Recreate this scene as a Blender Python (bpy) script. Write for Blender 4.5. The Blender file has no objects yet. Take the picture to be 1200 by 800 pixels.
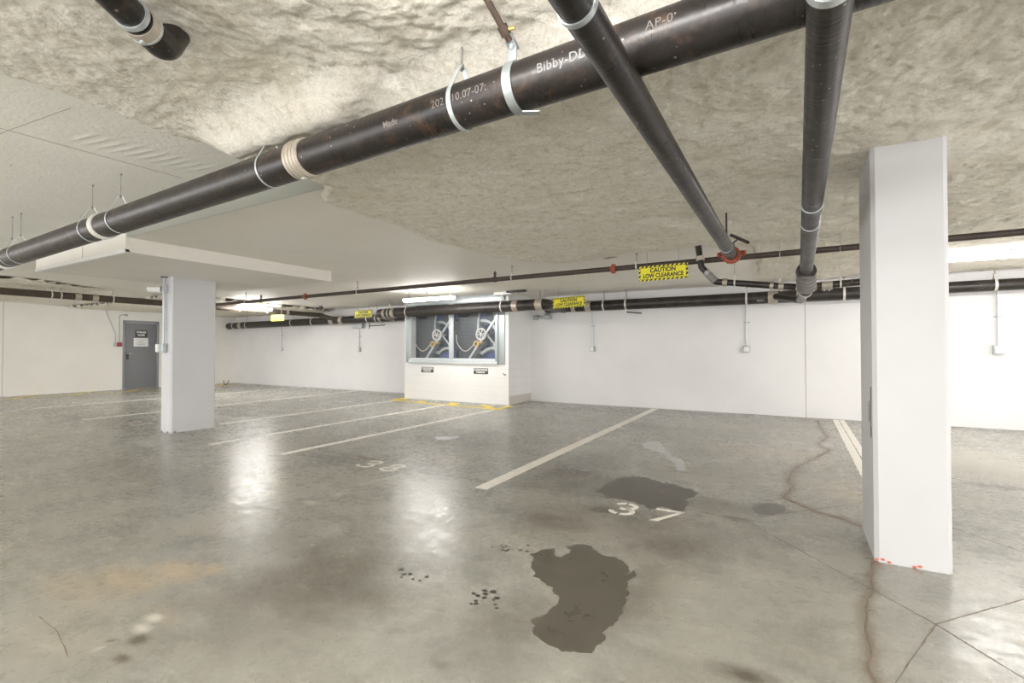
import bpy, bmesh, math, random
import numpy as np
from mathutils import Vector, Matrix, noise as mnoise
random.seed(7)
PI = math.pi
scene = bpy.context.scene
COL = scene.collection

# ------------------------------------------------------------------ camera
FPX = 570.0; YAW = math.radians(30.2634); PIT = math.radians(0.90136); HC = 1.25
fw = Vector((-math.sin(YAW)*math.cos(PIT), math.cos(YAW)*math.cos(PIT), math.sin(PIT)))
rt = Vector((math.cos(YAW), math.sin(YAW), 0)); up = rt.cross(fw)
CAM = Vector((0, 0, HC))
def _ray(x, y): return fw*FPX + rt*(x-600) - up*(y-400)
def P(x, y, z=0.0):
    d = _ray(x, y); t = (z-HC)/d.z; return CAM + d*t
def PY(x, y, Y):
    d = _ray(x, y); return CAM + d*(Y/d.y)
def PX(x, y, X):
    d = _ray(x, y); return CAM + d*(X/d.x)
cd = bpy.data.cameras.new('camera'); co = bpy.data.objects.new('camera', cd); COL.objects.link(co)
cd.sensor_width = 36; cd.lens = 36*FPX/1200; cd.clip_start = 0.02
co.matrix_world = Matrix(((rt.x, up.x, -fw.x, 0), (rt.y, up.y, -fw.y, 0), (rt.z, up.z, -fw.z, HC), (0, 0, 0, 1)))
scene.camera = co

# ------------------------------------------------------------------ materials
def mat(name, color=(.5, .5, .5), rough=.5, metal=0., spec=.5, emit=None, estr=1.):
    m = bpy.data.materials.new(name); m.use_nodes = True
    b = m.node_tree.nodes['Principled BSDF']
    b.inputs['Base Color'].default_value = (*color, 1); b.inputs['Roughness'].default_value = rough
    b.inputs['Metallic'].default_value = metal; b.inputs['Specular IOR Level'].default_value = spec
    if emit:
        b.inputs['Emission Color'].default_value = (*emit, 1); b.inputs['Emission Strength'].default_value = estr
    return m
class NT:
    def __init__(s, m): s.nt = m.node_tree; s.b = s.nt.nodes['Principled BSDF']
    def n(s, t, **kw):
        x = s.nt.nodes.new(t)
        for k, v in kw.items():
            if k in x.inputs: 
                x.inputs[k].default_value = v
            else: setattr(x, k, v)
        return x
    def l(s, a, b): s.nt.links.new(a, b)
    def coord(s, scale=(1, 1, 1), obj=True):
        g = s.n('ShaderNodeTexCoord'); mp = s.n('ShaderNodeMapping'); mp.inputs['Scale'].default_value = scale
        s.l(g.outputs['Object'], mp.inputs['Vector']); return mp.outputs['Vector']
    def pos(s, scale=(1, 1, 1)):
        g = s.n('ShaderNodeNewGeometry'); mp = s.n('ShaderNodeMapping'); mp.inputs['Scale'].default_value = scale
        s.l(g.outputs['Position'], mp.inputs['Vector']); return mp.outputs['Vector']
    def noise(s, vec, scale, detail=4, rough=.55, dist=0):
        x = s.n('ShaderNodeTexNoise'); x.inputs['Scale'].default_value = scale; x.inputs['Detail'].default_value = detail
        x.inputs['Roughness'].default_value = rough; x.inputs['Distortion'].default_value = dist
        s.l(vec, x.inputs['Vector']); return x.outputs['Fac']
    def ramp(s, fac, stops):
        x = s.n('ShaderNodeValToRGB'); e = x.color_ramp.elements
        while len(e) < len(stops): e.new(.5)
        for i, (p, c) in enumerate(stops):
            e[i].position = p; e[i].color = (*c, 1) if not isinstance(c, (int, float)) else (c, c, c, 1)
        s.l(fac, x.inputs['Fac']); return x.outputs['Color']
    def mix(s, fac, a, b, mode='MIX'):
        x = s.n('ShaderNodeMix'); x.data_type = 'RGBA'; x.blend_type = mode
        for v, i in ((fac, 0), (a, 6), (b, 7)):
            if isinstance(v, (int, float)): x.inputs[i].default_value = v if i == 0 else (v, v, v, 1)
            elif isinstance(v, tuple): x.inputs[i].default_value = (*v, 1)
            else: s.l(v, x.inputs[i])
        return x.outputs[2]
    def math(s, op, a, b=None, c=None, clamp=False):
        x = s.n('ShaderNodeMath'); x.operation = op; x.use_clamp = clamp
        for i, v in enumerate((a, b, c)):
            if v is None: continue
            if isinstance(v, (int, float)): x.inputs[i].default_value = v
            else: s.l(v, x.inputs[i])
        return x.outputs[0]
    def bump(s, h, strength=.3, dist=.01, normal=None):
        x = s.n('ShaderNodeBump'); x.inputs['Strength'].default_value = strength; x.inputs['Distance'].default_value = dist
        s.l(h, x.inputs['Height'])
        if normal is not None: s.l(normal, x.inputs['Normal'])
        return x.outputs['Normal']
    def attr(s, name):
        x = s.n('ShaderNodeAttribute'); x.attribute_name = name; return x.outputs['Fac']

def m_wall(name, base, pits=True, bumpy=.15):
    m = mat(name, base, .55, spec=.35); t = NT(m); v = t.pos()
    n1 = t.noise(v, .7, 4); n2 = t.noise(v, 6, 5)
    dark = tuple(c*.9 for c in base)
    c = t.mix(t.ramp(n1, [(.35, 0.), (.75, 1.)]), base, dark)
    if pits:
        vo = t.n('ShaderNodeTexVoronoi'); vo.inputs['Scale'].default_value = 7.; vo.inputs['Randomness'].default_value = 1
        t.l(v, vo.inputs['Vector'])
        wn = t.noise(v, 1.7, 2)
        thr = t.math('MULTIPLY', t.math('SUBTRACT', wn, .42), .16)
        pit = t.math('LESS_THAN', vo.outputs['Distance'], thr)
        c = t.mix(t.math('MULTIPLY', pit, .55), c, (.30, .28, .27))
    t.l(c, t.b.inputs['Base Color'])
    t.l(t.bump(n2, bumpy, .01), t.b.inputs['Normal'])
    return m
M = {}
M['wall'] = m_wall('painted_concrete_wall', (.81, .80, .80))
M['wall_cream'] = m_wall('cream_painted_wall', (.86, .84, .79))
M['block'] = m_wall('painted_block', (.86, .85, .84), pits=False)
M['column'] = m_wall('painted_column', (.60, .60, .61))
M['joint'] = mat('wall_joint', (.45, .43, .42), .8)
M['black_mark'] = mat('black_scuff', (.06, .06, .07), .7)
M['orange_paint'] = mat('orange_spray_paint', (.60, .17, .11), .7)

def m_ceiling():
    m = mat('painted_ceiling', (.66, .64, .57), .6, spec=.25); t = NT(m); v = t.pos()
    n = t.noise(v, 1.1, 5); c = t.mix(t.ramp(n, [(.3, 0.), (.75, 1.)]), (.90, .87, .81), (.84, .81, .74))
    sc = t.noise(t.pos((2, 14, 1)), 3, 3, .6, .6)
    c = t.mix(t.math('MULTIPLY', t.math('GREATER_THAN', sc, .74), .35), c, (.30, .27, .22))
    t.l(c, t.b.inputs['Base Color'])
    n2 = t.noise(v, 22, 4, .7); t.l(t.bump(n2, .25, .01), t.b.inputs['Normal'])
    return m
M['ceiling'] = m_ceiling()
def m_board():
    m = mat('skimmed_ceiling_board', (.66, .66, .60), .45, spec=.4); t = NT(m); v = t.pos()
    n = t.noise(v, 1.4, 5); c = t.mix(t.ramp(n, [(.3, 0.), (.75, 1.)]), (.88, .86, .79), (.80, .79, .72))
    sp = t.noise(t.pos((3, 9, 1)), 6, 2, .5, .3); z = t.noise(v, 1.1, 1)
    k = t.math('MULTIPLY', t.math('GREATER_THAN', sp, .72), t.math('GREATER_THAN', z, .5))
    c = t.mix(t.math('MULTIPLY', k, .6), c, (.2, .18, .15))
    t.l(c, t.b.inputs['Base Color'])
    n2 = t.noise(t.pos((1, 1, 1)), 26, 5, .75, .4); n3 = t.noise(v, 4, 3)
    h = t.math('ADD', n2, t.math('MULTIPLY', n3, .8))
    t.l(t.bump(h, .45, .012), t.b.inputs['Normal'])
    return m
M['board'] = m_board()
def m_insul():
    m = mat('sprayed_fibre', (.7, .66, .56), 1., spec=.05); t = NT(m); v = t.pos()
    a = t.noise(v, 2.6, 8, .72, .1); b_ = t.noise(v, 9, 8, .85, .0); fc = t.noise(v, 62, 5, .8, .1); g = t.noise(v, 1.2, 2)
    c = t.mix(t.ramp(a, [(.32, 0.), (.62, 1.)]), (.88, .83, .72), (.96, .93, .85))
    c = t.mix(t.math('MULTIPLY', t.ramp(b_, [(.50, 0.), (.62, 1.)]), .58), c, (.56, .50, .38))
    c = t.mix(t.math('MULTIPLY', t.ramp(fc, [(.47, 0.), (.58, 1.)]), .36), c, (.60, .54, .42))
    c = t.mix(t.math('MULTIPLY', t.ramp(g, [(.60, 0.), (.74, 1.)]), .25), c, (.72, .66, .42))
    t.l(c, t.b.inputs['Base Color'])
    f1 = t.noise(v, 62, 8, .85, .1); f2 = t.noise(v, 26, 5, .7, .1)
    h = t.math('ADD', f1, t.math('MULTIPLY', f2, .8))
    t.l(t.bump(h, .8, .014), t.b.inputs['Normal'])
    return m
M['insul'] = m_insul()

def m_pipe(name, c0, c1, rust=.35, rough=.38, axis='X', spec=.5):
    m = mat(name, c0, rough, spec=spec); t = NT(m); v = t.coord()
    n = t.noise(v, 5, 6, .65); r = t.noise(v, 13, 5, .7)
    sc = {'X': (40, 3, 3), 'Y': (3, 40, 3)}[axis]
    rings = t.noise(t.coord(sc), 2.2, 3, .6)
    c = t.mix(t.ramp(n, [(.3, 0.), (.7, 1.)]), c0, c1)
    c = t.mix(t.math('MULTIPLY', t.ramp(r, [(.52, 0.), (.75, 1.)]), rust), c, (.16, .085, .05))
    sp = t.n('ShaderNodeTexVoronoi'); sp.inputs['Scale'].default_value = 28; t.l(v, sp.inputs['Vector'])
    dots = t.math('LESS_THAN', sp.outputs['Distance'], t.math('MULTIPLY', t.math('SUBTRACT', n, .42), .8))
    c = t.mix(t.math('MULTIPLY', dots, .5), c, (.45, .42, .36))
    t.l(c, t.b.inputs['Base Color'])
    t.l(t.ramp(t.math('ADD', t.math('MULTIPLY', n, .5), t.math('MULTIPLY', rings, .5)), [(.3, rough-.1), (.7, rough+.2)]), t.b.inputs['Roughness'])
    t.l(t.bump(t.math('ADD', rings, t.math('MULTIPLY', r, .4)), .35, .004), t.b.inputs['Normal'])
    return m
M['pipeX'] = m_pipe('cast_iron_pipe', (.008, .007, .007), (.024, .019, .017), .38, rough=.3, spec=.5)
M['pipeY'] = m_pipe('cast_iron_pipe_dark', (.009, .008, .008), (.024, .021, .020), .25, rough=.32, spec=.45, axis='Y')
M['pipe_far'] = m_pipe('cast_iron_wall_pipe', (.012, .011, .010), (.042, .036, .033), .25, rough=.34)
M['pipe_brown'] = m_pipe('dusty_brown_pipe', (.045, .034, .026), (.09, .07, .05), .5, rough=.5, axis='Y')
M['sprinkler_pipe'] = m_pipe('thin_steel_pipe', (.035, .026, .023), (.065, .048, .042), .5, rough=.45)
M['gray_pvc'] = mat('grey_pipe', (.24, .225, .215), .5)
M['print'] = mat('white_print', (.24, .235, .23), .6)
M['print_dim'] = mat('faded_print', (.16, .145, .135), .6)
def m_metal(name, c, rough, metal=1.):
    m = mat(name, c, rough, metal); t = NT(m); v = t.coord()
    n = t.noise(v, 30, 4); t.l(t.ramp(n, [(.3, rough-.08), (.7, rough+.15)]), t.b.inputs['Roughness'])
    cc = t.mix(n, tuple(x*.8 for x in c), tuple(min(1, x*1.15) for x in c)); t.l(cc, t.b.inputs['Base Color'])
    return m
M['galv'] = m_metal('galvanised_steel', (.44, .48, .49), .42, .7)
M['galv_light'] = m_metal('bright_galvanised', (.60, .64, .65), .42, .6)
M['band'] = mat('beige_coupling_band', (.50, .45, .38), .45, .35)
M['band_light'] = mat('pale_coupling_band', (.72, .70, .65), .45, .2)
M['rod'] = mat('threaded_rod', (.30, .29, .27), .5, .6)
M['rusty'] = m_metal('rusty_steel', (.085, .058, .045), .55, .3)
M['dark_iron'] = mat('dark_iron', (.05, .042, .04), .5, .2)
M['orange'] = mat('orange_coupling_paint', (.38, .08, .035), .45)
M['white_plastic'] = mat('white_plastic', (.82, .82, .80), .4)
M['grey_box'] = mat('grey_box_metal', (.50, .52, .54), .5, .2)
M['lens'] = mat('lit_lamp_lens', (.9, .9, .9), .3, emit=(1., .975, .95), estr=58.)
M['lens_flat'] = mat('lit_flat_diffuser', (.9, .9, .9), .3, emit=(1., .975, .95), estr=60.)
M['lens_strong'] = mat('lit_strong_lens', (.9, .9, .9), .3, emit=(1., .985, .97), estr=90.)
M['yellow'] = mat('sign_yellow', (.80, .73, .02), .45)
M['sign_black'] = mat('sign_black', (.02, .02, .02), .5)
M['sign_white'] = mat('sign_white', (.85, .85, .84), .5)
M['sign_dark'] = mat('sign_charcoal', (.06, .055, .055), .5)
M['door'] = mat('door_grey', (.205, .21, .225), .45)
M['doorframe'] = mat('door_frame_grey', (.27, .275, .285), .5)
M['red'] = mat('fire_red', (.35, .05, .07), .4)
M['brass'] = m_metal('brass', (.55, .38, .13), .35, .8)
M['blue'] = mat('blue_painted_housing', (.055, .085, .26), .5)
M['navy'] = mat('navy_panel', (.035, .045, .08), .6)
M['fan_grey'] = mat('fan_housing_grey', (.075, .08, .088), .5, .3)
M['cable'] = mat('pale_cable', (.66, .64, .58), .5)
def m_paint(name, c, under=(.40, .38, .34), wear=.35):
    m = mat(name, c, .5); t = NT(m); v = t.pos()
    n = t.noise(v, 7, 6, .7); k = t.ramp(n, [(.5, 0.), (.72, 1.)])
    t.l(t.mix(t.math('MULTIPLY', k, wear), c, under), t.b.inputs['Base Color']); return m
M['line'] = m_paint('line_paint', (.93, .89, .82), wear=.2)
M['yline'] = m_paint('yellow_line_paint', (.74, .55, .10), (.45, .40, .28), .8)
M['ysolid'] = m_paint('fresh_yellow_paint', (.86, .66, .05), (.6, .5, .1), .3)
M['stencil'] = m_paint('stencil_paint', (.90, .86, .78), wear=.12)
M['faded'] = m_paint('faded_stencil', (.55, .50, .44), (.40, .38, .33), .9)
M['sawcut'] = mat('saw_cut', (.20, .16, .12), .9)
def m_wet(name, c0, c1):
    m = mat(name, c0, .22, spec=.6); t = NT(m); v = t.pos()
    n = t.noise(v, 5, 5, .6); t.l(t.mix(t.ramp(n, [(.25, 0.), (.8, 1.)]), c0, c1), t.b.inputs['Base Color'])
    t.l(t.ramp(n, [(.3, .25), (.7, .38)]), t.b.inputs['Roughness']); return m
M['wet'] = m_wet('wet_concrete', (.085, .077, .058), (.12, .108, .085))
M['wet2'] = m_wet('damp_dark_concrete', (.068, .058, .045), (.11, .095, .075))
M['milky'] = m_wet('milky_residue', (.58, .58, .58), (.42, .41, .40))
M['paste'] = mat('white_dried_spill', (.75, .76, .78), .6)

# ------------------------------------------------------------------ helpers
def props(o, label=None, cat=None, group=None, kind=None):
    if label: o['label'] = label
    if cat: o['category'] = cat
    if group: o['group'] = group
    if kind: o['kind'] = kind
    return o
def empty(name, loc, label, cat, group=None):
    o = bpy.data.objects.new(name, None); COL.objects.link(o); o.location = loc
    o.empty_display_size = .1; bpy.context.view_layer.update()
    return props(o, label, cat, group)
def link(name, me, material, parent=None, sharp=35):
    if material is not None:
        me.materials.clear(); me.materials.append(material)
    for p in me.polygons: p.use_smooth = True
    try: me.set_sharp_from_angle(angle=math.radians(sharp))
    except Exception: pass
    o = bpy.data.objects.new(name, me); COL.objects.link(o)
    if parent is not None:
        o.parent = parent
        # geometry is written in world coordinates: cancel the chain of parent offsets
        off = Vector((0, 0, 0)); q = parent
        while q is not None:
            off += q.location; q = q.parent
        o.location = -off
    return o
class G:
    """geometry gatherer, world coordinates"""
    def __init__(s): s.bm = bmesh.new()
    def box(s, a, b, bev=0.):
        a = Vector(a); b = Vector(b); c = (a+b)/2; d = b-a
        r = bmesh.ops.create_cube(s.bm, size=1, matrix=Matrix.Translation(c) @ Matrix.Diagonal((abs(d.x), abs(d.y), abs(d.z), 1)))
        if bev:
            es = list({e for v in r['verts'] for e in v.link_edges})
            bmesh.ops.bevel(s.bm, geom=es, offset=bev, segments=2, affect='EDGES', profile=.5)
        return s
    def obox(s, c, dx, dy, dz, mat3, bev=0.):
        mm = Matrix.Translation(Vector(c)) @ mat3.to_4x4() @ Matrix.Diagonal((dx, dy, dz, 1))
        r = bmesh.ops.create_cube(s.bm, size=1, matrix=mm)
        if bev:
            es = list({e for v in r['verts'] for e in v.link_edges})
            bmesh.ops.bevel(s.bm, geom=es, offset=bev, segments=1, affect='EDGES')
        return s
    def prism(s, pts, z0, z1):
        lo = [s.bm.verts.new((p[0], p[1], z0)) for p in pts]; hi = [s.bm.verts.new((p[0], p[1], z1)) for p in pts]
        n = len(pts)
        s.bm.faces.new(hi); s.bm.faces.new(lo[::-1])
        for i in range(n): s.bm.faces.new((lo[i], lo[(i+1) % n], hi[(i+1) % n], hi[i]))
        return s
    def poly3(s, pts, n, th):
        n = Vector(n)*th
        a = [s.bm.verts.new(Vector(p)) for p in pts]; b = [s.bm.verts.new(Vector(p)+n) for p in pts]; k = len(pts)
        s.bm.faces.new(a[::-1]); s.bm.faces.new(b)
        for i in range(k): s.bm.faces.new((a[i], a[(i+1) % k], b[(i+1) % k], b[i]))
        return s
    def tube(s, pts, r, seg=24, caps=True, radii=None, dome=False):
        pts = [Vector(p) for p in pts]; rings = []
        t0 = (pts[1]-pts[0]).normalized()
        ref = Vector((0, 0, 1)) if abs(t0.z) < .9 else Vector((1, 0, 0))
        u = t0.cross(ref).normalized()
        for i, p in enumerate(pts):
            if i == 0: t = (pts[1]-pts[0])
            elif i == len(pts)-1: t = pts[-1]-pts[-2]
            else: t = (pts[i+1]-p).normalized()+(p-pts[i-1]).normalized()
            t.normalize(); u = (u - t*u.dot(t)).normalized(); w = t.cross(u)
            rr = radii[i] if radii else r
            rings.append([s.bm.verts.new(p+(u*math.cos(2*PI*k/seg)+w*math.sin(2*PI*k/seg))*rr) for k in range(seg)])
        for a, b in zip(rings, rings[1:]):
            for k in range(seg): s.bm.faces.new((a[k], a[(k+1) % seg], b[(k+1) % seg], b[k]))
        if caps:
            s.bm.faces.new(rings[0][::-1]); s.bm.faces.new(rings[-1])
        return s
    def ring(s, c, ax, ri, ro, w, seg=32):
        """flat band around a pipe: inner ri outer ro width w"""
        c = Vector(c); ax = Vector(ax).normalized()
        ref = Vector((0, 0, 1)) if abs(ax.z) < .9 else Vector((1, 0, 0))
        u = ax.cross(ref).normalized(); v = ax.cross(u)
        prof = [(-w/2, ri), (-w/2, ro), (w/2, ro), (w/2, ri)]
        vs = []
        for k in range(seg):
            a = 2*PI*k/seg; d = u*math.cos(a)+v*math.sin(a)
            vs.append([s.bm.verts.new(c+ax*h+d*r) for h, r in prof])
        for k in range(seg):
            a, b = vs[k], vs[(k+1) % seg]
            for j in range(4): s.bm.faces.new((a[j], a[(j+1) % 4], b[(j+1) % 4], b[j]))
        return s
    def ball(s, c, r, seg=16, scale=(1, 1, 1)):
        bmesh.ops.create_uvsphere(s.bm, u_segments=seg, v_segments=seg//2, radius=r,
                                  matrix=Matrix.Translation(Vector(c)) @ Matrix.Diagonal((*scale, 1)))
        return s
    def strap(s, path, wdir, w, th):
        """flat strap following path, width along wdir"""
        wdir = Vector(wdir).normalized(); path = [Vector(p) for p in path]; rows = []
        for i, p in enumerate(path):
            t = (path[min(i+1, len(path)-1)]-path[max(i-1, 0)]).normalized(); n = t.cross(wdir).normalized()
            rows.append([s.bm.verts.new(p+wdir*a*w/2+n*b*th/2) for a, b in ((-1, -1), (1, -1), (1, 1), (-1, 1))])
        for a, b in zip(rows, rows[1:]):
            for j in range(4): s.bm.faces.new((a[j], a[(j+1) % 4], b[(j+1) % 4], b[j]))
        s.bm.faces.new(rows[0][::-1]); s.bm.faces.new(rows[-1])
        return s
    def done(s, name, material, parent=None, sharp=35):
        bmesh.ops.recalc_face_normals(s.bm, faces=s.bm.faces)
        me = bpy.data.meshes.new(name); s.bm.to_mesh(me); s.bm.free()
        return link(name, me, material, parent, sharp)
def arc(c, u, v, r, a0, a1, n=8):
    c, u, v = Vector(c), Vector(u), Vector(v)
    return [c+(u*math.cos(a0+(a1-a0)*i/n)+v*math.sin(a0+(a1-a0)*i/n))*r for i in range(n+1)]
def fillet(pts, rad, n=6):
    pts = [Vector(p) for p in pts]; out = [pts[0]]
    for i in range(1, len(pts)-1):
        a = (pts[i-1]-pts[i]).normalized(); b = (pts[i+1]-pts[i]).normalized()
        ang = a.angle(b); d = min(rad/math.tan(ang/2), (pts[i-1]-pts[i]).length*.49, (pts[i+1]-pts[i]).length*.49)
        p0 = pts[i]+a*d; p1 = pts[i]+b*d
        for k in range(n+1):
            t = k/n; out.append(p0*(1-t)**2+pts[i]*2*t*(1-t)+p1*t*t)
    out.append(pts[-1]); return out
def text_mesh(txt, size, extrude=.001, bold=0., spacing=1.):
    cu = bpy.data.curves.new('t', 'FONT'); cu.body = txt; cu.size = size; cu.extrude = extrude; cu.offset = bold
    cu.align_x = 'CENTER'; cu.align_y = 'CENTER'; cu.space_character = spacing; cu.resolution_u = 3
    o = bpy.data.objects.new('t', cu); COL.objects.link(o)
    dg = bpy.context.evaluated_depsgraph_get(); dg.update()
    me = bpy.data.meshes.new_from_object(o.evaluated_get(dg)); bpy.data.objects.remove(o); bpy.data.curves.remove(cu)
    return me
def place_text(name, txt, size, origin, xdir, ydir, material, parent, bold=0., extrude=.001, width=None, spacing=1., squash=1.):
    me = text_mesh(txt, size, extrude, bold, spacing)
    xs = [v.co.x for v in me.vertices]; w = max(xs)-min(xs); k = width/w if width else 1.
    X = Vector(xdir).normalized(); Y = Vector(ydir).normalized(); Z = X.cross(Y); O = Vector(origin)
    for v in me.vertices:
        c = v.co.copy(); v.co = O+X*(c.x*k)+Y*(c.y*squash)+Z*c.z
    return link(name, me, material, parent)

# ------------------------------------------------------------------ noise helper (numpy value noise)
def vnoise(x, y, seed=0):
    xi = np.floor(x).astype(np.int64); yi = np.floor(y).astype(np.int64); xf = x-xi; yf = y-yi
    def h(a, b):
        n = (a*374761393+b*668265263+seed*1442695041) & 0x7fffffff
        n = ((n ^ (n >> 13))*1274126177) & 0x7fffffff
        return ((n ^ (n >> 16)) & 0xffff)/65535.
    u = xf*xf*(3-2*xf); v = yf*yf*(3-2*yf)
    return (h(xi, yi)*(1-u)+h(xi+1, yi)*u)*(1-v)+(h(xi, yi+1)*(1-u)+h(xi+1, yi+1)*u)*v
def fbm(x, y, sc, octv=4, seed=0, gain=.5):
    s = 0; a = 1; tot = 0
    for i in range(octv):
        s = s+a*vnoise(x*sc+17.3*i, y*sc-9.1*i, seed+i); tot += a; a *= gain; sc *= 2.03
    return s/tot
def grid_mesh(name, X, Y, Zf, keep=None, attrs=None):
    nx, ny = len(X), len(Y)
    gx, gy = np.meshgrid(X, Y, indexing='ij'); gz = Zf(gx, gy)
    co_ = np.stack([gx, gy, gz], -1).reshape(-1, 3)
    idx = np.arange(nx*ny).reshape(nx, ny)
    q = np.stack([idx[:-1, :-1], idx[1:, :-1], idx[1:, 1:], idx[:-1, 1:]], -1).reshape(-1, 4)
    if keep is not None:
        kk = keep(gx, gy); kq = (kk[:-1, :-1] & kk[1:, :-1] & kk[1:, 1:] & kk[:-1, 1:]).reshape(-1); q = q[kq]
        used = np.unique(q); remap = -np.ones(nx*ny, dtype=np.int64); remap[used] = np.arange(len(used)); co_ = co_[used]; q = remap[q]
    me = bpy.data.meshes.new(name)
    me.vertices.add(len(co_)); me.vertices.foreach_set('co', co_.astype(np.float32).ravel())
    me.loops.add(q.size); me.loops.foreach_set('vertex_index', q.ravel().astype(np.int32))
    me.polygons.add(len(q)); me.polygons.foreach_set('loop_start', np.arange(0, q.size, 4, dtype=np.int32))
    me.polygons.foreach_set('loop_total', np.full(len(q), 4, dtype=np.int32)); me.update(calc_edges=True)
    if attrs:
        for k, f in attrs.items():
            a = me.attributes.new(k, 'FLOAT', 'POINT'); a.data.foreach_set('value', f(co_[:, 0], co_[:, 1]).astype(np.float32))
    return me

# ------------------------------------------------------------------ dimensions
WY = 10.42; WX = -18.0; ZC = 2.50; ZN = 2.64; XR = 7.0; YB = -4.0

# ------------------------------------------------------------------ floor
def seg_dist(x, y, pts):
    d = np.full(x.shape, 1e9)
    for (ax, ay), (bx, by) in zip(pts, pts[1:]):
        vx, vy = bx-ax, by-ay; L = vx*vx+vy*vy
        t = np.clip(((x-ax)*vx+(y-ay)*vy)/L, 0, 1); d = np.minimum(d, np.hypot(x-ax-t*vx, y-ay-t*vy))
    return d
def pp(lst): return [tuple(P(a, b)[:2]) for a, b in lst]
crack1 = pp([(958, 492), (962, 502), (970, 512), (958, 520), (972, 527), (955, 537), (936, 546), (926, 556), (923, 564), (930, 570), (918, 583), (935, 590), (958, 600), (985, 607), (1009, 617)])
crack2 = pp([(1024, 657), (1020, 675), (1022, 692), (1012, 712), (1016, 730), (1014, 745), (1022, 760), (1019, 778), (1026, 800), (1024, 830)])
brown_line = pp([(190, 577), (290, 558), (335, 548), (370, 540)])
pale_line = pp([(395, 580), (425, 567), (455, 560), (495, 549), (500, 545)])
def blob(x, y, px, rx, ry, seed=0, rag=.35):
    c = P(*px); w = fbm(x, y, 5., 4, seed)-.5
    d = np.hypot((x-c.x)/rx, (y-c.y)/ry)+w*rag*2
    return np.clip(1.35-d, 0, 1)/1.35
def a_rust(x, y):
    r = 1.3*np.exp(-(seg_dist(x+.05*(fbm(x, y, 8, 3, 5)-.5), y+.05*(fbm(x, y, 8, 3, 6)-.5), crack1)/.045)**2)
    r = np.maximum(r, 1.1*np.exp(-(seg_dist(x+.05*(fbm(x, y, 9, 3, 7)-.5), y, crack2)/.03)**2))
    r = np.maximum(r, .3*np.exp(-(seg_dist(x, y, brown_line)/.05)**2)*(fbm(x, y, 6, 3, 2) > .45))
    for px, rx, ry, k in (((212, 668), .17, .09, .75), ((250, 667), .09, .06, .65), ((140, 680), .20, .10, .6), ((90, 690), .22, .10, .35),
                          ((1000, 580), .25, .5, .35), ((990, 545), .3, .5, .25), ((1018, 650), .06, .3, .5), ((560, 520), .5, .5, .12), ((530, 535), .4, .3, .2)):
        r = np.maximum(r, k*blob(x, y, px, rx, ry, 3))
    return r
def a_tan(x, y):
    r = np.zeros_like(x)
    for px, rx, ry, k in (((205, 668), .22, .11, .95), ((250, 667), .10, .06, .8), ((150, 677), .30, .13, .75), ((90, 688), .34, .14, .5), ((135, 680), .06, .05, .9),
                          ((1000, 575), .3, .45, .4), ((530, 535), .5, .35, .3), ((190, 722), .16, .05, .4), ((80, 740), .4, .2, .25), ((895, 530), .8, .6, .3), ((640, 470), .4, .25, .3), ((603, 628), .03, .02, .9)):
        r = np.maximum(r, k*blob(x, y, px, rx, ry, 33, .3))
    return r
def a_dark(x, y):
    r = np.zeros_like(x)
    for px, rx, ry, k in (((370, 680), .55, .55, .45), ((200, 560), 2.2, .35, .16), ((330, 640), .5, .3, .25), ((590, 730), .25, .3, .3), ((672, 552), .26, .30, .75), ((670, 560), .5, .6, .45), ((720, 612), .75, .4, .4), ((690, 545), .4, .7, .4),
                          ((705, 597), .14, .12, .7), ((662, 612), .34, .20, .7), ((780, 640), .30, .34, .55), ((830, 590), .4, .2, .4), ((765, 670), .10, .25, .4), ((870, 790), .12, .06, .7),
                          ((765, 500), .5, .25, .4), ((545, 517), .9, .4, .3), ((770, 545), 1., .4, .15), ((860, 607), .12, .08, .45), ((895, 596), .15, .15, .3),
                          ((850, 590), .07, .06, .5), ((140, 495), 2.2, .35, .3), ((163, 745), .03, .02, .0), ((735, 640), .4, .3, .2), ((395, 535), .6, .25, .35),
                          ((650, 655), .0001, .0001, 0), ((1175, 571), .25, .1, .5), ((1130, 550), .3, .3, .2), ((700, 480), 1.6, .25, .3), ((800, 484), 1.6, .18, .35), ((560, 510), .4, .5, .25),
                          ((745, 700), .16, .35, .35), ((163, 750), .045, .03, .7), ((143, 771), .04, .02, .7), ((129, 751), .015, .01, .9), ((516, 714), .03, .015, .6), ((461, 738), .06, .03, .25), ((517, 778), .04, .03, .35)):
        if k > 0: r = np.maximum(r, k*blob(x, y, px, rx, ry, 11, .45))
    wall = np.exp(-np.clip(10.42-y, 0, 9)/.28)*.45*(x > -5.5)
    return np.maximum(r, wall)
def a_pale(x, y):
    r = np.zeros_like(x)
    for px, rx, ry, k in (((181, 724), .05, .03, .85), ((166, 736), .06, .03, .8), ((60, 735), .7, .4, .05), ((115, 760), .02, .02, .6), ((300, 780), .8, .3, .05),
                          ((365, 589), .07, .04, .5), ((790, 660), .5, .5, .08), ((690, 620), .5, .3, .14), ((890, 740), .6, .3, .08), ((860, 500), 1.2, 1., .12),
                          ((1150, 545), .8, 1., .3), ((880, 560), .8, .5, .1), ((1000, 720), .35, .25, .08), ((1150, 700), .4, .4, .08), ((470, 590), .3, .12, .0)):
        if k > 0: r = np.maximum(r, k*blob(x, y, px, rx, ry, 21, .4))
    r = np.maximum(r, .45*np.exp(-(seg_dist(x, y, pale_line)/.03)**2)*(fbm(x, y, 14, 3, 31) > .5))
    sc = pp([(632, 517), (700, 517)])
    return r
fx = np.unique(np.concatenate([np.arange(WX, -4, .08), np.arange(-4, 2.6, .022), np.arange(2.6, XR+.01, .1)]))
fy = np.unique(np.concatenate([np.arange(YB, .6, .2), np.arange(.6, 5.6, .022), np.arange(5.6, WY, .06), [WY]]))
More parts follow.
